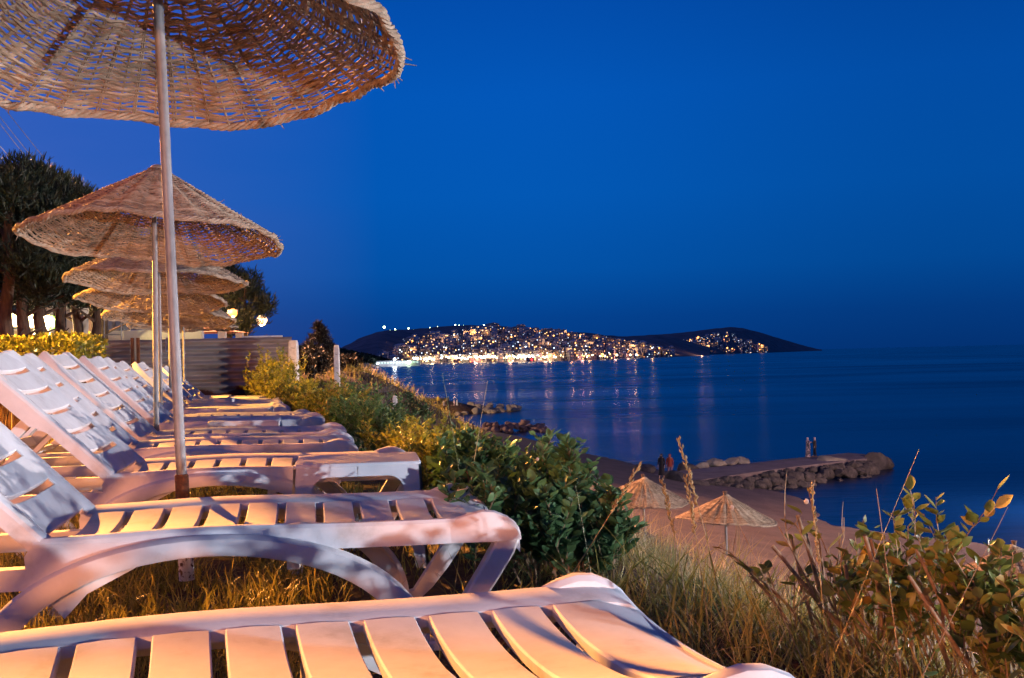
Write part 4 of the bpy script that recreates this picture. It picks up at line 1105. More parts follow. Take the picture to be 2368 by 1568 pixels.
PT = [(-8.4, 17.6, 4.4, 2.2, 1.45, [(0, 0, .1)], 'pine at the left edge with the highest dark crown'),
      (-8.87, 19.4, 4.48, 2.3, 1.35, [(0, 0, -.1)], 'dark pine second from the left, its trunk beside the brightest pillar light'),
      (-9.35, 21.0, 4.65, 2.4, 1.3, [(0, 0, .15)], 'dark pine with its trunk between the two lit panels'),
      (-9.55, 22.5, 4.75, 2.45, 1.35, [(0, 0, .05)], 'dark pine right of the green lit panel'),
      (-9.9, 24.5, 4.8, 2.5, 1.25, [(0, 0, -.35), (.12, 0, .3)], 'pine with a trunk forked like a V before the blue fence'),
      (-10.4, 27.0, 4.4, 2.6, 1.2, [(0, 0, 0)], 'thin straight pine before the blue fence, right of the forked one'),
      (-11.0, 30.0, 4.2, 2.2, 1.2, [(0, 0, .25)], 'leaning pine mostly hidden by the lower umbrellas')]
for i, (x, y, h, cz, cw, trk, lb) in enumerate(PT):
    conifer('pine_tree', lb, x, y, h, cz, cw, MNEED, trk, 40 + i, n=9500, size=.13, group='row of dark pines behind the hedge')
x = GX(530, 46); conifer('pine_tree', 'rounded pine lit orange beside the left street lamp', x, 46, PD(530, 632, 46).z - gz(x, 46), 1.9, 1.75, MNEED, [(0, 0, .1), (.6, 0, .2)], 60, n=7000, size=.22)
x = GX(737, 29); conifer('fir_tree', 'small ragged brown fir between the two white posts', x, 29, PD(737, 750, 29).z - gz(x, 29), .5, .42, MNEEDR, [(0, 0, 0)], 61, n=1300, shape='cone', size=.13, tr=.05, upw=.1)
for i, (px, D, top, w, lb) in enumerate(((706, 27, 812, .8, 'brown bushy tree just right of the broad concrete post'), (800, 31, 850, .55, 'low brown bush right behind the tall slim post'), (752, 30, 865, .9, 'brown bush at the foot of the small fir'))):
    x = GX(px, D); shrub(lb, [(x - w * .6, D), (x + w * .6, D)], 46, max(.4, PD(px, top, D).z - gz(x, D)) * .92, w, .085, 10, MNEEDR, seed=70 + i, sub=4, name='bush', cat='bush')

# ------------------------------------------------------------------ building, walls and lights behind the pines
MBLUEF = mat('blue_fence_sheet', (.10, .12, .17), (.15, .18, .25), rough=.6, scale=6)
MROOF = mat('roof_tile', (.16, .08, .055), (.24, .13, .09), rough=.9, scale=8, bump=.4)
MPINKW = mat('pink_wall', (.45, .22, .25), (.50, .26, .28), rough=.9, scale=3)
BD = 27.0
o = empty('garden_house', (GX(60, BD), BD, gz(-12, BD))); tag(o, 'low cream building with dark windows behind the pine trunks', 'building')
bx = GX(60, BD); L0, L1 = GX(-140, BD) - bx, GX(182, BD) - bx; zt_ = PD(60, 694, BD).z - o.location.z
mb = MB(); mb.box(((L0 + L1) / 2, .4, zt_ / 2), (L1 - L0, .6, zt_)); mb.build('wall', MWALL, o)
mb = MB(); mb.box(((L0 + L1) / 2, 0, zt_ + .09), (L1 - L0 + .4, 1.3, .18)); mb.build('roof', MROOF, o)
for px in (12, 46, 108, 150):
    mb = MB(); mb.box((GX(px, BD) - bx, .07, zt_ - .42), (.42, .08, .62)); f = mb.build('window', MDW, o)
    mb = MB(); mb.box((GX(px, BD) - bx, .05, zt_ - .75), (.5, .14, .05)); mb.build('sill', MCONC, o)
    mb = MB(); mb.box((GX(px, BD) - bx, .02, zt_ - .09), (.5, .12, .05)); mb.build('lintel', MCONC, o)
for px in (121, 170):
    mb = MB(); mb.box((GX(px, BD) - bx, -.12, zt_ / 2 - .05), (.16, .2, zt_ - .1)); mb.build('pillar', MWALL, o, bevel=.01)
# low wall with blue sheet fence on top
o = empty('low_wall', (GX(280, 28), 28, gz(-11, 28))); tag(o, 'pale low wall topped by a blue-grey sheet fence behind the forked pine', 'wall')
bx = GX(280, 28); a0, a1 = GX(186, 28) - bx, GX(470, 28) - bx; zw = PD(280, 765, 28).z - o.location.z; zb = PD(280, 737, 28).z - o.location.z
mb = MB(); mb.box(((a0 + a1) / 2, 0, zw / 2), (a1 - a0, .22, zw)); mb.build('wall', MWALL, o)
mb = MB(); n = 60; V = []; 
for k in range(n + 1):
    xx = a0 + (a1 - a0) * k / n; V += [(xx, .02 * math.cos(k * 1.6), zw + .01), (xx, .02 * math.cos(k * 1.6), zb)]
mb.add(V, [(2 * k, 2 * k + 2, 2 * k + 3, 2 * k + 1) for k in range(n)]); mb.build('sheet_fence', MBLUEF, o, ang=80)
o = empty('pink_house', (GX(213, 60), 60, gz(-24, 60))); tag(o, 'small pinkish house with one lit window far behind the forked pine', 'building')
zh = PD(213, 724, 60).z - o.location.z
mb = MB(); mb.box((0, 0, zh / 2), (2.2, 3, zh)); mb.build('wall', MPINKW, o); mb = MB(); mb.prism([(-1.5, zh), (1.5, zh), (0, zh + .7)], 'y', -1.8, 1.8); mb.build('roof', MROOF, o)
mb = MB(); mb.box((-.15, -1.52, zh - .35), (.22, .06, .5)); mb.build('window', emit('pink_house_window', (1, .75, .6), 3), o)
# hut with dark roof over the fence
o = empty('garden_hut', (GX(460, 34), 34, gz(-10, 34))); tag(o, 'small open hut with a dark pyramid roof peeping over the corrugated fence', 'hut')
zz = o.location.z; zr0 = PD(460, 770, 34).z - zz; zr1 = PD(460, 748, 34).z - zz
mb = MB(); mb.add([(-1.3, -1.3, zr0), (1.3, -1.3, zr0), (1.3, 1.3, zr0), (-1.3, 1.3, zr0), (0, 0, zr1)], [(0, 1, 4), (1, 2, 4), (2, 3, 4), (3, 0, 4), (3, 2, 1, 0)]); mb.build('roof', MROOF, o)
for sx in (-1, 1):
    for sy in (-1, 1): mb = MB(); mb.box((sx * 1.05, sy * 1.05, zr0 / 2), (.22, .22, zr0)); mb.build('pillar', MWALL, o)
# ladder seen above the fence
o = empty('ladder', (GX(259, 24.5), 24.5, gz(-9, 24.5))); tag(o, 'thin grey metal ladder standing among the pine trunks', 'ladder')
zl = PD(259, 690, 24.5).z - o.location.z; mb = MB(); 
for dx in (-.19, .19): mb.tube([(dx * 1.15, 0, -.05), (dx, .1, zl)], .014, 5)
mb.build('rail', MSTEEL, o); mb = MB()
for k in range(9): z = .3 + k * .36; mb.tube([(-.2, .03, z), (.2, .03, z)], .012, 5) if z < zl else None
mb.build('rung', MSTEEL, o)
# light boxes on short columns
EGL = {'w': emit('panel_glow_cream', (1, .80, .48), 2.6), 'g': emit('panel_glow_green', (.25, .85, .12), 1.2), 'r': mat('panel_red', (.35, .03, .04), rough=.6), 'd': mat('panel_dark', (.03, .02, .05), rough=.6)}
EBULB = emit('flood_bulb', (1, .90, .62), 45)
for px, D, top, bot, cols, lp, lb in ((47, 25.0, 722, 768, 'wdr', (27, 745), 'column light box at the far left with a dark red edge and dazzling bulb'), (79, 25.3, 726, 770, 'wdr', (78, 741), 'narrow column light box with purple-red picture between two pine trunks'), (112, 25.6, 728, 772, 'wgg', (111, 751), 'green-sided column light box before the cream building')):
    p = PD(px, bot, D); h = PD(px, top, D).z - p.z; g = gz(p.x, p.y); base = Vector((p.x, p.y, g)); zb_ = p.z - g
    o = empty('light_box', base); tag(o, lb, 'light box')
    mb = MB(); mb.box((0, .05, (zb_ + h) / 2), (.06, .06, zb_ + h)); mb.build('column', MWALL, o)
    w = .36
    mb = MB(); mb.box((-w * .22, 0, zb_ + h * .62), (w * .55, .10, h * .7)); mb.build('lit_panel', EGL['w'], o, bevel=.01)
    mb = MB(); mb.box((w * .22, .02, zb_ + h * .60), (w * .30, .10, h * .66)); mb.build('picture_panel', EGL[cols[1]], o, bevel=.01)
    mb = MB(); mb.box((w * .42, .03, zb_ + h * .58), (w * .10, .09, h * .5)); mb.build('edge_panel', EGL[cols[2]], o, bevel=.01)
    q = PD(lp[0], lp[1], D - .15) - base
    link_mesh('bulb', sphere_mesh('bulb', .055 if lp[0] != 78 else .03, EBULB), [], o, q)
    mb = MB(); mb.tube([q + Vector((0, .03, -.02)), Vector((q.x * .3, .05, q.z - .1)), Vector((0, .05, q.z - .1))], .012, 5); mb.build('bracket', MLPOST, o)
    plight('bulb_light', q + Vector((0, -.12, .02)), 260, (1, .78, .36), .05, o)
p = PD(140, 745, 27.5); o = empty('wall_lamp', p); tag(o, 'small dark lantern fixed on the cream wall between pine trunks', 'lamp')
mb = MB(); mb.tube([(0, 0, -.18), (0, 0, -.02), (0, 0, .12), (0, 0, .2)], [.04, .07, .05, .01], 8); mb.build('housing', MLPOST, o); mb = MB(); mb.tube([(0, 0, 0), (0, 1.1, 0)], .02, 5); mb.build('arm', MLPOST, o)
p = PD(316, 773, 30); g = gz(p.x, p.y); o = empty('garden_lamp', (p.x, p.y, g)); tag(o, 'small white garden lamp shining just above the corrugated fence by the gate posts', 'lamp')
mb = MB(); mb.tube([(0, 0, -.1), (0, 0, p.z - g)], .025, 6); mb.build('post', MLPOST, o); link_mesh('bulb', sphere_mesh('bulb', .065, EBULB), [], o, (0, 0, p.z - g)); plight('bulb_light', (0, -.1, p.z - g + .05), 60, (1, .9, .7), .06, o)
# street lamps
def street_lamp(base, head, lb, r, m, w, col, rad=.12, arm=None, aim=None, cone=38):
    o = empty('street_lamp', base); tag(o, lb, 'street lamp')
    hd = Vector(head) - Vector(base); mb = MB(); ax = arm if arm is not None else -.6
    mb.tube([(ax, .2, -.2), (ax, .2, hd.z * .5), (ax, .2, hd.z - .1)], [.06, .05, .04], 8); mb.tube([(ax, .2, hd.z - .15), (ax * .5 + hd.x * .5, .1, hd.z + .02), (hd.x, 0, hd.z + .05)], .025, 6); mb.build('post', MSTEEL, o, ang=60)
    mb = MB(); secs = []
    for u, ww in ((-.2, .06), (-.1, .10), (.08, .11), (.2, .07)): secs.append([(hd.x + u, -ww, hd.z + .06), (hd.x + u, -ww * .6, hd.z + .13), (hd.x + u, ww * .6, hd.z + .13), (hd.x + u, ww, hd.z + .06)])
    mb.loft(secs); mb.build('hood', MLPOST, o, ang=60)
    link_mesh('bulb', sphere_mesh('bulb', r, m, 16, 12), [], o, hd)
    pl = plight('lamp_light', hd + Vector((0, 0, -.02 - r)), w, col, rad, o)
    if aim is not None:                                  # aimed head: lounger-row floodlight, and the added hedge and beach fills
        l = bpy.data.lights.new('lamp_light', 'SPOT'); l.energy = w; l.color = col; l.shadow_soft_size = rad; l.spot_size = R(27) if w > 5e5 else R(cone); l.spot_blend = .35
        pl.data = l; pl.rotation_euler = (aim - Vector(head)).to_track_quat('-Z', 'Y').to_euler()
    return o
EOR = emit('sodium_bulb', (1, .55, .26), 4.5); EOR2 = emit('sodium_bulb_deep', (1, .40, .09), 2.4)
x = GX(605, 52); hp = PD(605, 741, 52); street_lamp((hp.x, 52, gz(x, 52)), hp, 'brightest street lamp, pinkish orange, standing clear against the sky', .27, EOR, 500, (1, .55, .2), arm=-.75)
hp = PD(538.5, 724, 42.5); street_lamp((hp.x, 42.5, gz(hp.x, 42.5)), hp, 'orange street lamp shining in front of the rounded pine', .17, EOR2, 900, (1, .42, .10), arm=-.5)
street_lamp((KEY.x, KEY.y, gz(KEY.x, KEY.y)), KEY, 'tall sodium street lamp beyond the left edge lighting the loungers', .1, EOR2, KEY_W, KEY_C, .33, arm=-.9, aim=Vector((-2.0, 7.0, .4)))
PIER_FILL = Vector((34.0, 62.0, -2.5)); street_lamp((PIER_FILL.x, PIER_FILL.y, gz(PIER_FILL.x, PIER_FILL.y)), PIER_FILL, 'added warm fill lamp, out of view by the water at the right, lighting the pier', .12, EOR2, 20000, (1, .60, .55), .2, arm=.5)  # off-screen helper lamp, added to brighten the pier and sand
B7 = Vector((-36.0, 150.0, 3.5)); street_lamp((B7.x, B7.y, gz(B7.x, B7.y)), B7, 'sodium lamp on the shore lighting the rock groynes', .15, EOR2, 90000, (1, .62, .32), .3, arm=-.5)
B6 = Vector((-4.5, -13.0, 1.5)); street_lamp((B6.x, B6.y, gz(B6.x, B6.y)), B6, 'sodium street lamp behind the viewpoint shining along the lounger row', .1, EOR2, 10500, (1, .34, .12), .5, arm=-.5)
HEDGE_FILL = Vector((-9.4, 11.6, 2.5)); street_lamp((HEDGE_FILL.x, HEDGE_FILL.y, gz(HEDGE_FILL.x, HEDGE_FILL.y)), HEDGE_FILL, 'added fill lamp, out of view at the left beside the clipped yellow hedge', .08, EOR2, 15000, (1, .44, .06), .1, arm=-.4, aim=Vector((-4.6, 12.4, .3)), cone=112)  # helper lamp added out of view to brighten hedge and far loungers
o = street_lamp((COOL.x, COOL.y, gz(COOL.x, COOL.y)), COOL, 'white beach floodlight on a pole on the slope right of the loungers', .07, emit('flood_white', (.9, .95, 1), 20), COOL_W, COOL_C, .05, arm=.5)
B3 = Vector((24.5, 15.0, -1.2)); street_lamp((B3.x, B3.y, gz(B3.x, B3.y)), B3, 'white beach floodlight on a tall pole on the sand at the right', .1, emit('flood_white_b', (.9, .95, 1), 20), 42000, (1, .86, .86), .12, arm=.5)
BEACH_FILL = Vector((-19.5, 36.0, 10.0)); street_lamp((BEACH_FILL.x, BEACH_FILL.y, gz(BEACH_FILL.x, BEACH_FILL.y)), BEACH_FILL, 'added warm fill lamp above the bank, out of view, lighting the beach umbrellas', .1, EOR2, 230000, (1, .42, .20), .12, arm=-.5, aim=Vector((7.0, 35.0, -6.0)), cone=84)  # unseen spot, added so the beach umbrellas get warm light from the left

for p in TOWNL: plight('town_glow', p, 22000, (1, .5, .2), 2)
# overhead cables
for i, (y0, y1, x1, lb) in enumerate(((235, 421, 150, 'uppermost'), (268, 428, 130, 'second'), (284, 432, 118, 'third'), (335, 400, 62, 'lowest'))):
    a = PD(-60, y0 - 60 * (y1 - y0) / x1, 52); b_ = PD(x1 + 60, y1 + 60 * (y1 - y0) / x1, 80)
    mb = MB(); pts = [a.lerp(b_, k / 10) - Vector((0, 0, .12 * math.sin(math.pi * k / 10))) for k in range(11)]; mb.tube([p - a for p in pts], .02, 4)
    tag(mb.build('overhead_cable', MLPOST, None, a), '%s of the four dark cables slanting down the sky above the pines' % lb, 'cable')

# ------------------------------------------------------------------ pier, groynes and rocks
def rock_mesh(seed, flat=.7):
    bm = bmesh.new(); bmesh.ops.create_icosphere(bm, subdivisions=3, radius=1.0); rng = random.Random(seed)
    planes = [(Vector((rng.gauss(0, 1), rng.gauss(0, 1), rng.gauss(0, 1))).normalized(), rng.uniform(.55, .85)) for _ in range(11)]
    off = Vector((seed * 3.1, 0, 0))
    for v in bm.verts:
        for n_, d_ in planes:
            k = v.co.dot(n_)
            if k > d_: v.co -= n_ * (k - d_) * .92
        v.co += v.co.normalized() * .10 * noise.fractal(v.co * 2.2 + off, 1.0, 2.0, 4)
        v.co.z *= flat
    me = bpy.data.meshes.new('rock'); bm.to_mesh(me); bm.free(); smooth(me, 40); return me
RM = {}
for key, m in (('d', MROCK), ('o', MROCKO), ('r', MROCKR)):
    RM[key] = [rock_mesh(i + 1) for i in range(7)]
    for me in RM[key]: me.materials.append(m)
rr = random.Random(9)
def rock(p, s, key, lb, grp, sx=1):
    o = bpy.data.objects.new('rock', RM[key][rr.randrange(7)]); C.objects.link(o); o.location = p; o.scale = (s * sx * rr.uniform(.85, 1.2), s * rr.uniform(.8, 1.1), s * rr.uniform(.75, 1.1)); o.rotation_euler = (rr.uniform(-.3, .3), rr.uniform(-.3, .3), rr.uniform(0, 6.28) if sx == 1 else 0)
    tag(o, lb, 'rock', grp)
PTZ = -8.15
cn = [PZ(1590, 1086, PTZ), PZ(1700, 1075, PTZ), PZ(1830, 1060, PTZ), PZ(1962, 1047, PTZ), PZ(2000, 1050, PTZ), PZ(2004, 1060, PTZ), PZ(1860, 1076, PTZ), PZ(1740, 1092, PTZ), PZ(1630, 1108, PTZ), PZ(1560, 1120, PTZ), PZ(1500, 1118, PTZ), PZ(1500, 1098, PTZ)]
mb = MB(); mb.prism([(p.x, p.y) for p in cn], 'z', SEA - 1.0, PTZ)
o = mb.build('pier', mat('pier_concrete', (.15, .11, .10), (.27, .21, .19), rough=.9, scale=.6, detail=10, bump=.6, bscale=5, bdist=.05), None, sm=False); tag(o, kind='structure')
def along(pts, n):
    out = []; 
    for i in range(n):
        f = i / (n - 1) * (len(pts) - 1); k = min(int(f), len(pts) - 2); out.append((pts[k].lerp(pts[k + 1], f - k), i / (n - 1)))
    return out
for (p, u) in along([PZ(1622, 1110, PTZ), PZ(1740, 1095, PTZ), PZ(1860, 1079, PTZ), PZ(2003, 1062, PTZ)], 34):
    part = 'left' if u < .4 else ('middle' if u < .75 else 'outer')
    for lay, (dy, dz, s) in enumerate(((-.4, -.30, .48), (-1.3, -.72, .62), (-2.3, -1.08, .55))):
        if lay == 2 and rr.random() < .45: continue
        g_ = '%s rocks along the near side of the pier, %s row' % (part, ('top', 'middle', 'waterline')[lay])
        rock(p + Vector((rr.uniform(-.4, .4), dy + rr.uniform(-.3, .3), dz + rr.uniform(-.15, .1))), s * rr.uniform(.7, 1.35), 'd', 'dark rock in the %s row, %s part of the near pier side' % (('top', 'middle', 'waterline')[lay], part), g_)
for px, py, s, lb in ((2018, 1072, 1.5, 'large dark rock at the very tip of the pier'), (2040, 1070, 1.1, 'outermost low rock in the water beyond the pier tip'), (1990, 1078, 1.2, 'rock below the right corner of the pier end'), (1930, 1080, 1.7, 'long pale slab-like rock on the near side of the pier end')):
    rock(PZ(px, py, SEA + .45), s, 'o' if 'pale' in lb else 'd', lb, None, 1.0)
for px, py, s, lb in ((1490, 1089, 1.1, 'lone dark rock at the water left of the two walking people'), (1592, 1086, .95, 'dark rock at the shore end of the far side of the pier'), (1655, 1074, .9, 'pale rounded rock on the far edge of the pier'), (1690, 1071, .6, 'small rock right of the pale one on the far pier edge'), (1715, 1068, .6, 'light topped rock farthest right on the far pier edge'),
                      (1625, 1080, .6, 'small dark rock on the far pier edge before the pale one'), (1572, 1117, 1.5, 'large brown boulder on the sand right of the walking people'), (1610, 1126, .9, 'low rock on the sand beside the brown boulder')):
    q = PZ(px, py, PTZ - .1); rock(q, s, 'o' if 'pale' in lb or 'light' in lb else 'd', lb, None)
for i in range(46):
    p = PZ(rr.uniform(1600, 1740), rr.uniform(1118, 1140), -8.9); rock(Vector((p.x, p.y, gz(p.x, p.y) + .02)), rr.uniform(.14, .34), 'd', 'small stone strewn on the wet sand below the root of the pier', 'small stones on the wet sand below the pier')
def groyne(D, x0, x1, ybase, key, name, n, h, land=0.0):
    a = PZ(x0, ybase + 2, SEA); b_ = PZ(x1, ybase - 6, SEA)
    for i in range(n):
        u = rr.random(); p = a.lerp(b_, u); w = rr.gauss(0, 1.0)
        top = h * (1 - abs(w) * .35) * (1 if u < .9 else .7)
        part = 'left' if u < .35 else ('middle' if u < .7 else 'seaward')
        rock(Vector((p.x, p.y + w * 2.2, SEA + rr.uniform(.0, max(.3, top)))), rr.uniform(.4, 1.0) * (D / 160), key, '%s rock in the %s part of %s' % ({'o': 'pale', 'r': 'reddish'}[key], part, name), '%s rocks of %s' % (part, name))
groyne(190, 985, 1195, 956, 'o', 'the farther rock groyne', 84, 1.4)
groyne(135, 1075, 1258, 1000, 'r', 'the nearer rock groyne', 70, 1.1)
# land root of the farther groyne
p = PZ(985, 958, SEA); mb = MB(); secs = []
for u, w, h_ in ((-16, 8, 2.4), (-8, 6.5, 2.8), (0, 5.0, 2.7), (5, 3.6, 2.2), (9, 2.0, 1.2)):
    secs.append([(p.x + u, p.y + w * math.cos(a), SEA - .5 + (h_ + .5) * max(0, math.sin(a)) ** .7) for a in [math.pi * k / 10 for k in range(11)]])
mb.loft(secs); tag(mb.build('groyne_ground', MBANK, None, ang=80), kind='structure')
n = 5000; rng = np.random.default_rng(8); u = rng.uniform(-15, 4, n); w = rng.normal(0, 2.2, n); xy = np.stack([p.x + u, p.y + w], -1)
grass('groyne_scrub', xy, SEA + 2.3 - .12 * np.abs(w) ** 1.6 + rng.uniform(-.2, .1, n), rng.uniform(.4, 1.0, n), rng.uniform(.1, .25, n), MGRASS, 'olive scrub on the root of the farther rock groyne', 'scrub', rng=rng)

# ------------------------------------------------------------------ people
def cloth_mat(n, c, c2=None, sc=30): return mat(n, c, c2 or tuple(v * 1.3 for v in c), rough=.85, scale=sc)
SKIN = mat('skin', (.42, .25, .18), (.48, .30, .22), rough=.55, scale=20)
def skin_body(root, H, pose='stand', stride=.08, arm=(.0, .0)):
    """one continuous skinned figure; y forward"""
    s = H / 1.7; V = []; E = []; Rd = []
    def add_(p, r, par=None):
        V.append(Vector(p) * s); Rd.append(r * s)
        if par is not None: E.append((par, len(V) - 1))
        return len(V) - 1
    zp = .92 if pose == 'stand' else .20
    pel = add_((0, 0, zp), .115); wa = add_((0, .005, zp + .17), .105, pel); ch = add_((0, .01, zp + .38), .125, wa); nk0 = add_((0, 0, zp + .52), .07, ch)
    nk = add_((0, .01, zp + .57), .048, nk0); hd = add_((0, .015, zp + .66), .078, nk); tp = add_((0, .01, zp + .74), .072, hd)
    ns = add_((0, .10, zp + .665), .014, hd)
    for sx in (-1, 1):
        sh = add_((sx * .16, 0, zp + .49), .055, nk0)
        if arm[0 if sx < 0 else 1] == 0: el = add_((sx * .23, -.01, zp + .22), .042, sh); wr = add_((sx * .24, .05, zp - .02), .027, el); hn = add_((sx * .24, .065, zp - .09), .03, wr); fd = Vector((0, .03, -.08))
        else: el = add_((sx * .22, .10, zp + .26), .042, sh); wr = add_((sx * .06, .26, zp + .33), .027, el); hn = add_((sx * .02, .32, zp + .35), .03, wr); fd = Vector((-sx * .05, .06, .01))
        for k in range(4):
            o_ = (k - 1.5) * .018; b_ = V[hn] / s + Vector((o_ if fd.z < -.05 else 0, 0 if fd.z < -.05 else 0, o_ if fd.z > -.05 else 0)) + fd * .4
            f1 = add_(b_, .010, hn); add_(b_ + fd * (.8, .95, .9, .7)[k], .008, f1)
        th = add_(V[hn] / s + Vector((-sx * .025, .02, .0)), .011, hn); add_(V[th] / s + fd * .45 + Vector((0, .02, 0)), .009, th)
        if pose == 'stand':
            hp_ = add_((sx * .09, 0, zp - .08), .085, pel); kn = add_((sx * .10, sx * stride * .5 + .02, .48), .058, hp_); an = add_((sx * .10, sx * stride, .09), .038, kn); add_((sx * .11, sx * stride + .15, .035), .033, an)
        else:
            hp_ = add_((sx * .10, .04, .17), .085, pel); kn = add_((sx * .14, .42, .42), .058, hp_); an = add_((sx * .13, .52, .07), .038, kn); add_((sx * .13, .66, .03), .033, an)
    me = bpy.data.meshes.new('body'); me.from_pydata([tuple(v) for v in V], E, []); o = link_mesh('body', me, SKIN, root)
    md = o.modifiers.new('skin', 'SKIN'); md.use_smooth_shade = True
    for i, v in enumerate(me.skin_vertices[0].data): v.radius = (Rd[i], Rd[i]); v.use_root = (i == 0)
    sb = o.modifiers.new('sub', 'SUBSURF'); sb.levels = 1; sb.render_levels = 1
    return s
def rings(mb, rs, n=20, fold=.0):
    mb.loft([[(cx_ + rx * math.cos(a) * (1 + fold * math.sin(a * 7)), cy_ + ry * math.sin(a) * (1 + fold * math.sin(a * 7)), z) for a in [2 * math.pi * k / n for k in range(n)]] for z, rx, ry, cx_, cy_ in rs])
def person(label, p, H, rz, dress, scarf=None, pose='stand', arm=(0, 0), trousers=None, hair=None, hem=.08, stride=.08, group=None, coat=None):
    root = empty('person', p, rz); tag(root, label, 'person', group)
    s = skin_body(root, H, pose, stride, arm); zp = .92 if pose == 'stand' else .20
    S = lambda rs: [(z * s, rx * s, ry * s, cx_ * s, cy_ * s) for z, rx, ry, cx_, cy_ in rs]
    mb = MB()
    if pose == 'stand':
        if hem < .6: rings(mb, S([(hem, .25, .23, 0, 0), (.4, .21, .19, 0, 0), (.75, .185, .16, 0, 0), (.95, .175, .145, 0, 0), (1.08, .145, .125, 0, 0), (1.28, .175, .14, 0, 0), (1.40, .17, .11, 0, 0), (1.46, .09, .075, 0, 0)]), 28, .045)
        else: rings(mb, S([(.80, .19, .165, 0, 0), (.95, .18, .15, 0, 0), (1.08, .155, .13, 0, 0), (1.28, .178, .142, 0, 0), (1.40, .17, .11, 0, 0), (1.46, .09, .075, 0, 0)]), 24, .02)
    else: rings(mb, S([(.03, .2, .2, 0, .02), (.2, .19, .17, 0, 0), (.36, .155, .13, 0, 0), (.56, .178, .142, 0, 0), (.68, .17, .11, 0, 0), (.74, .09, .075, 0, 0)]), 24, .02)
    mb.build('dress' if hem < .6 else 'jacket', dress, root, ang=70)
    mb = MB()
    for sx in (-1, 1):
        if arm[0 if sx < 0 else 1] == 0: pp = [(sx * .15, 0, zp + .50), (sx * .20, 0, zp + .38), (sx * .235, -.01, zp + .22), (sx * .243, .045, zp + .02)]
        else: pp = [(sx * .15, 0, zp + .50), (sx * .20, .05, zp + .38), (sx * .225, .10, zp + .26), (sx * .08, .24, zp + .32)]
        mb.tube([tuple(c * s for c in q) for q in pp], [.068 * s, .062 * s, .056 * s, .046 * s], 10)
    mb.build('sleeves', dress, root, ang=70)
    if trousers is not None:
        mb = MB()
        for sx in (-1, 1):
            pp = [(sx * .085, 0, .86), (sx * .10, sx * stride * .5 + .02, .48), (sx * .10, sx * stride, .10)] if pose == 'stand' else [(sx * .09, .03, .18), (sx * .14, .42, .42), (sx * .13, .50, .12)]
            mb.tube([tuple(c * s for c in q) for q in pp], [.10 * s, .075 * s, .062 * s], 12)
        mb.build('trousers', trousers, root, ang=70)
    hz = zp + .68; mb = MB()
    if scarf is not None:
        rings(mb, S([(hz - .20, .15, .11, 0, -.01), (hz - .12, .085, .085, 0, -.008), (hz - .04, .092, .088, 0, -.012), (hz + .04, .098, .095, 0, -.012), (hz + .10, .075, .075, 0, -.01), (hz + .125, .02, .02, 0, 0)]), 18, 0); mb.build('headscarf', scarf, root, ang=80)
    else:
        rings(mb, S([(hz - .04, .085, .06, 0, -.035), (hz + .03, .094, .085, 0, -.02), (hz + .09, .08, .078, 0, -.01), (hz + .118, .02, .02, 0, 0)]), 16, 0); mb.build('hair', hair or MDARKW, root, ang=80)
    mb = MB()
    for sx in (-1, 1):
        q = [(sx * .11, sx * stride - .06, .03), (sx * .11, sx * stride + .05, .045), (sx * .115, sx * stride + .19, .025)] if pose == 'stand' else [(sx * .13, .47, .03), (sx * .13, .56, .04), (sx * .13, .68, .025)]
        mb.tube([tuple(c * s for c in w_) for w_ in q], [.038 * s, .042 * s, .028 * s], 8)
    mb.build('shoes', MDARKW, root, ang=80)
    return root
MFLOR = mat('floral_cloth', (.05, .045, .06), (.48, .36, .34), rough=.85, scale=9, detail=2, stops=[(.45, (.05, .045, .06)), (.55, (.50, .36, .34))])
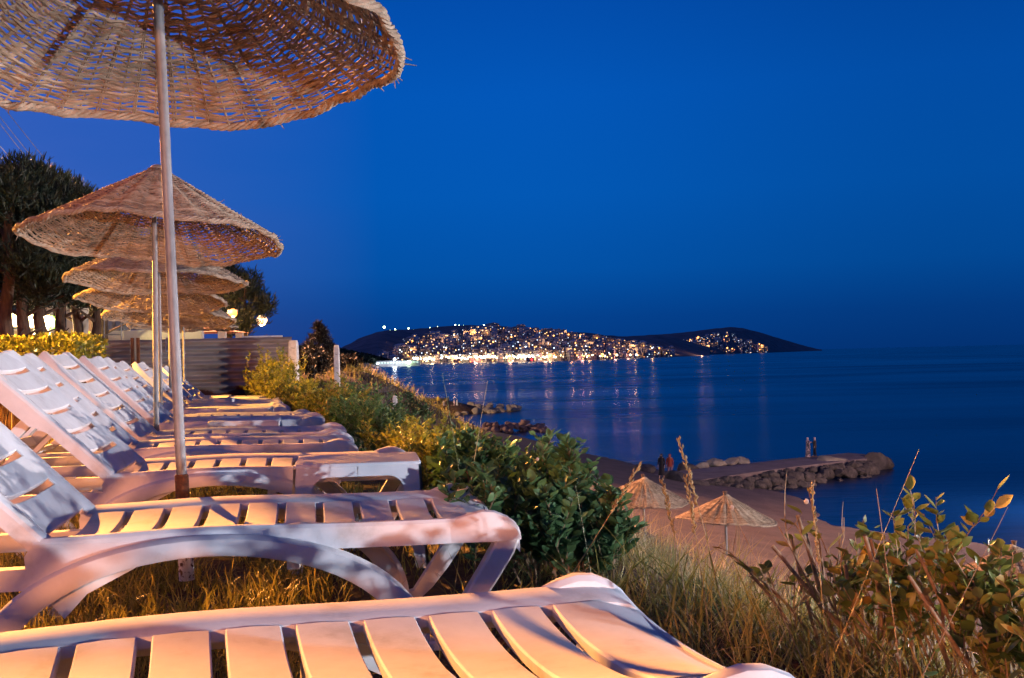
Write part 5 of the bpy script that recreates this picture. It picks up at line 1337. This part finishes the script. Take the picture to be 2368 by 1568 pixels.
MBLK = cloth_mat('black_cloth', (.016, .012, .014)); MRED = cloth_mat('red_orange_cloth', (.26, .04, .02)); MPNK = cloth_mat('pale_pink_scarf', (.42, .30, .32)); MLIL = cloth_mat('lilac_trousers', (.20, .12, .16)); MWHT = cloth_mat('white_cloth', (.55, .55, .55)); MYELC = cloth_mat('yellow_cloth', (.5, .36, .05)); MNAVY = cloth_mat('navy_cloth', (.02, .03, .08)); MBRN = cloth_mat('brown_jacket', (.05, .035, .03))
q = PZ(1868, 1058, PTZ); person('person in a long floral dress and pale headscarf standing on the pier', q, 1.66, R(-75), MFLOR, scarf=MPNK, arm=(1, 0), hem=.05)
q = PZ(1884, 1056, PTZ); person('person in a dark jacket and trousers leaning close on the pier', q, 1.63, R(80), MBRN, scarf=MPNK, trousers=MBLK, hem=.8, arm=(0, 1))
def on_sand(px, py):
    r = ray(px, py); a, b_ = 10.0, 140.0
    for k in range(50):
        m_ = (a + b_) / 2; p = CAM + r * (m_ / r.y)
        if p.z > gz(p.x, p.y): a = m_
        else: b_ = m_
    return CAM + r * (a / r.y)
q = on_sand(1530, 1106); q.z = max(gz(q.x, q.y), PTZ if False else -99); person('person in a long black dress walking on the sand', q, 1.68, R(150), MBLK, scarf=MBLK, hem=.22, stride=.15)
q = on_sand(1549, 1104); q.z = gz(q.x, q.y); person('person in a red-orange top and pale trousers walking on the sand', q, 1.66, R(160), MRED, trousers=MLIL, scarf=MRED, hem=.8, stride=.12)
GZ0 = SEA + 2.6
for px, H, c, rz, st_, lb in ((1006, 1.6, MNAVY, 20, 'sit', 'person in navy sitting at the left end of the group on the far groyne'), (1013, 1.65, MYELC, -40, 'stand', 'person standing in yellow among the group on the far groyne'), (1026, 1.6, MWHT, 60, 'sit', 'person in white sitting right beside the standing one on the far groyne'),
                        (1032, 1.7, MBRN, 200, 'sit', 'person in brown sitting in the middle of the group on the far groyne'), (1050, 1.6, MPNK, 120, 'sit', 'person in pale pink sitting apart at the right on the far groyne'), (1057, 1.6, MWHT, -90, 'sit', 'person in white sitting farthest right on the far groyne')):
    q = PZ(px, 938 + (985 - px) * .02 + 1, GZ0); person(lb, q, H, R(rz), c, pose=st_, trousers=MBLK, hem=.8)
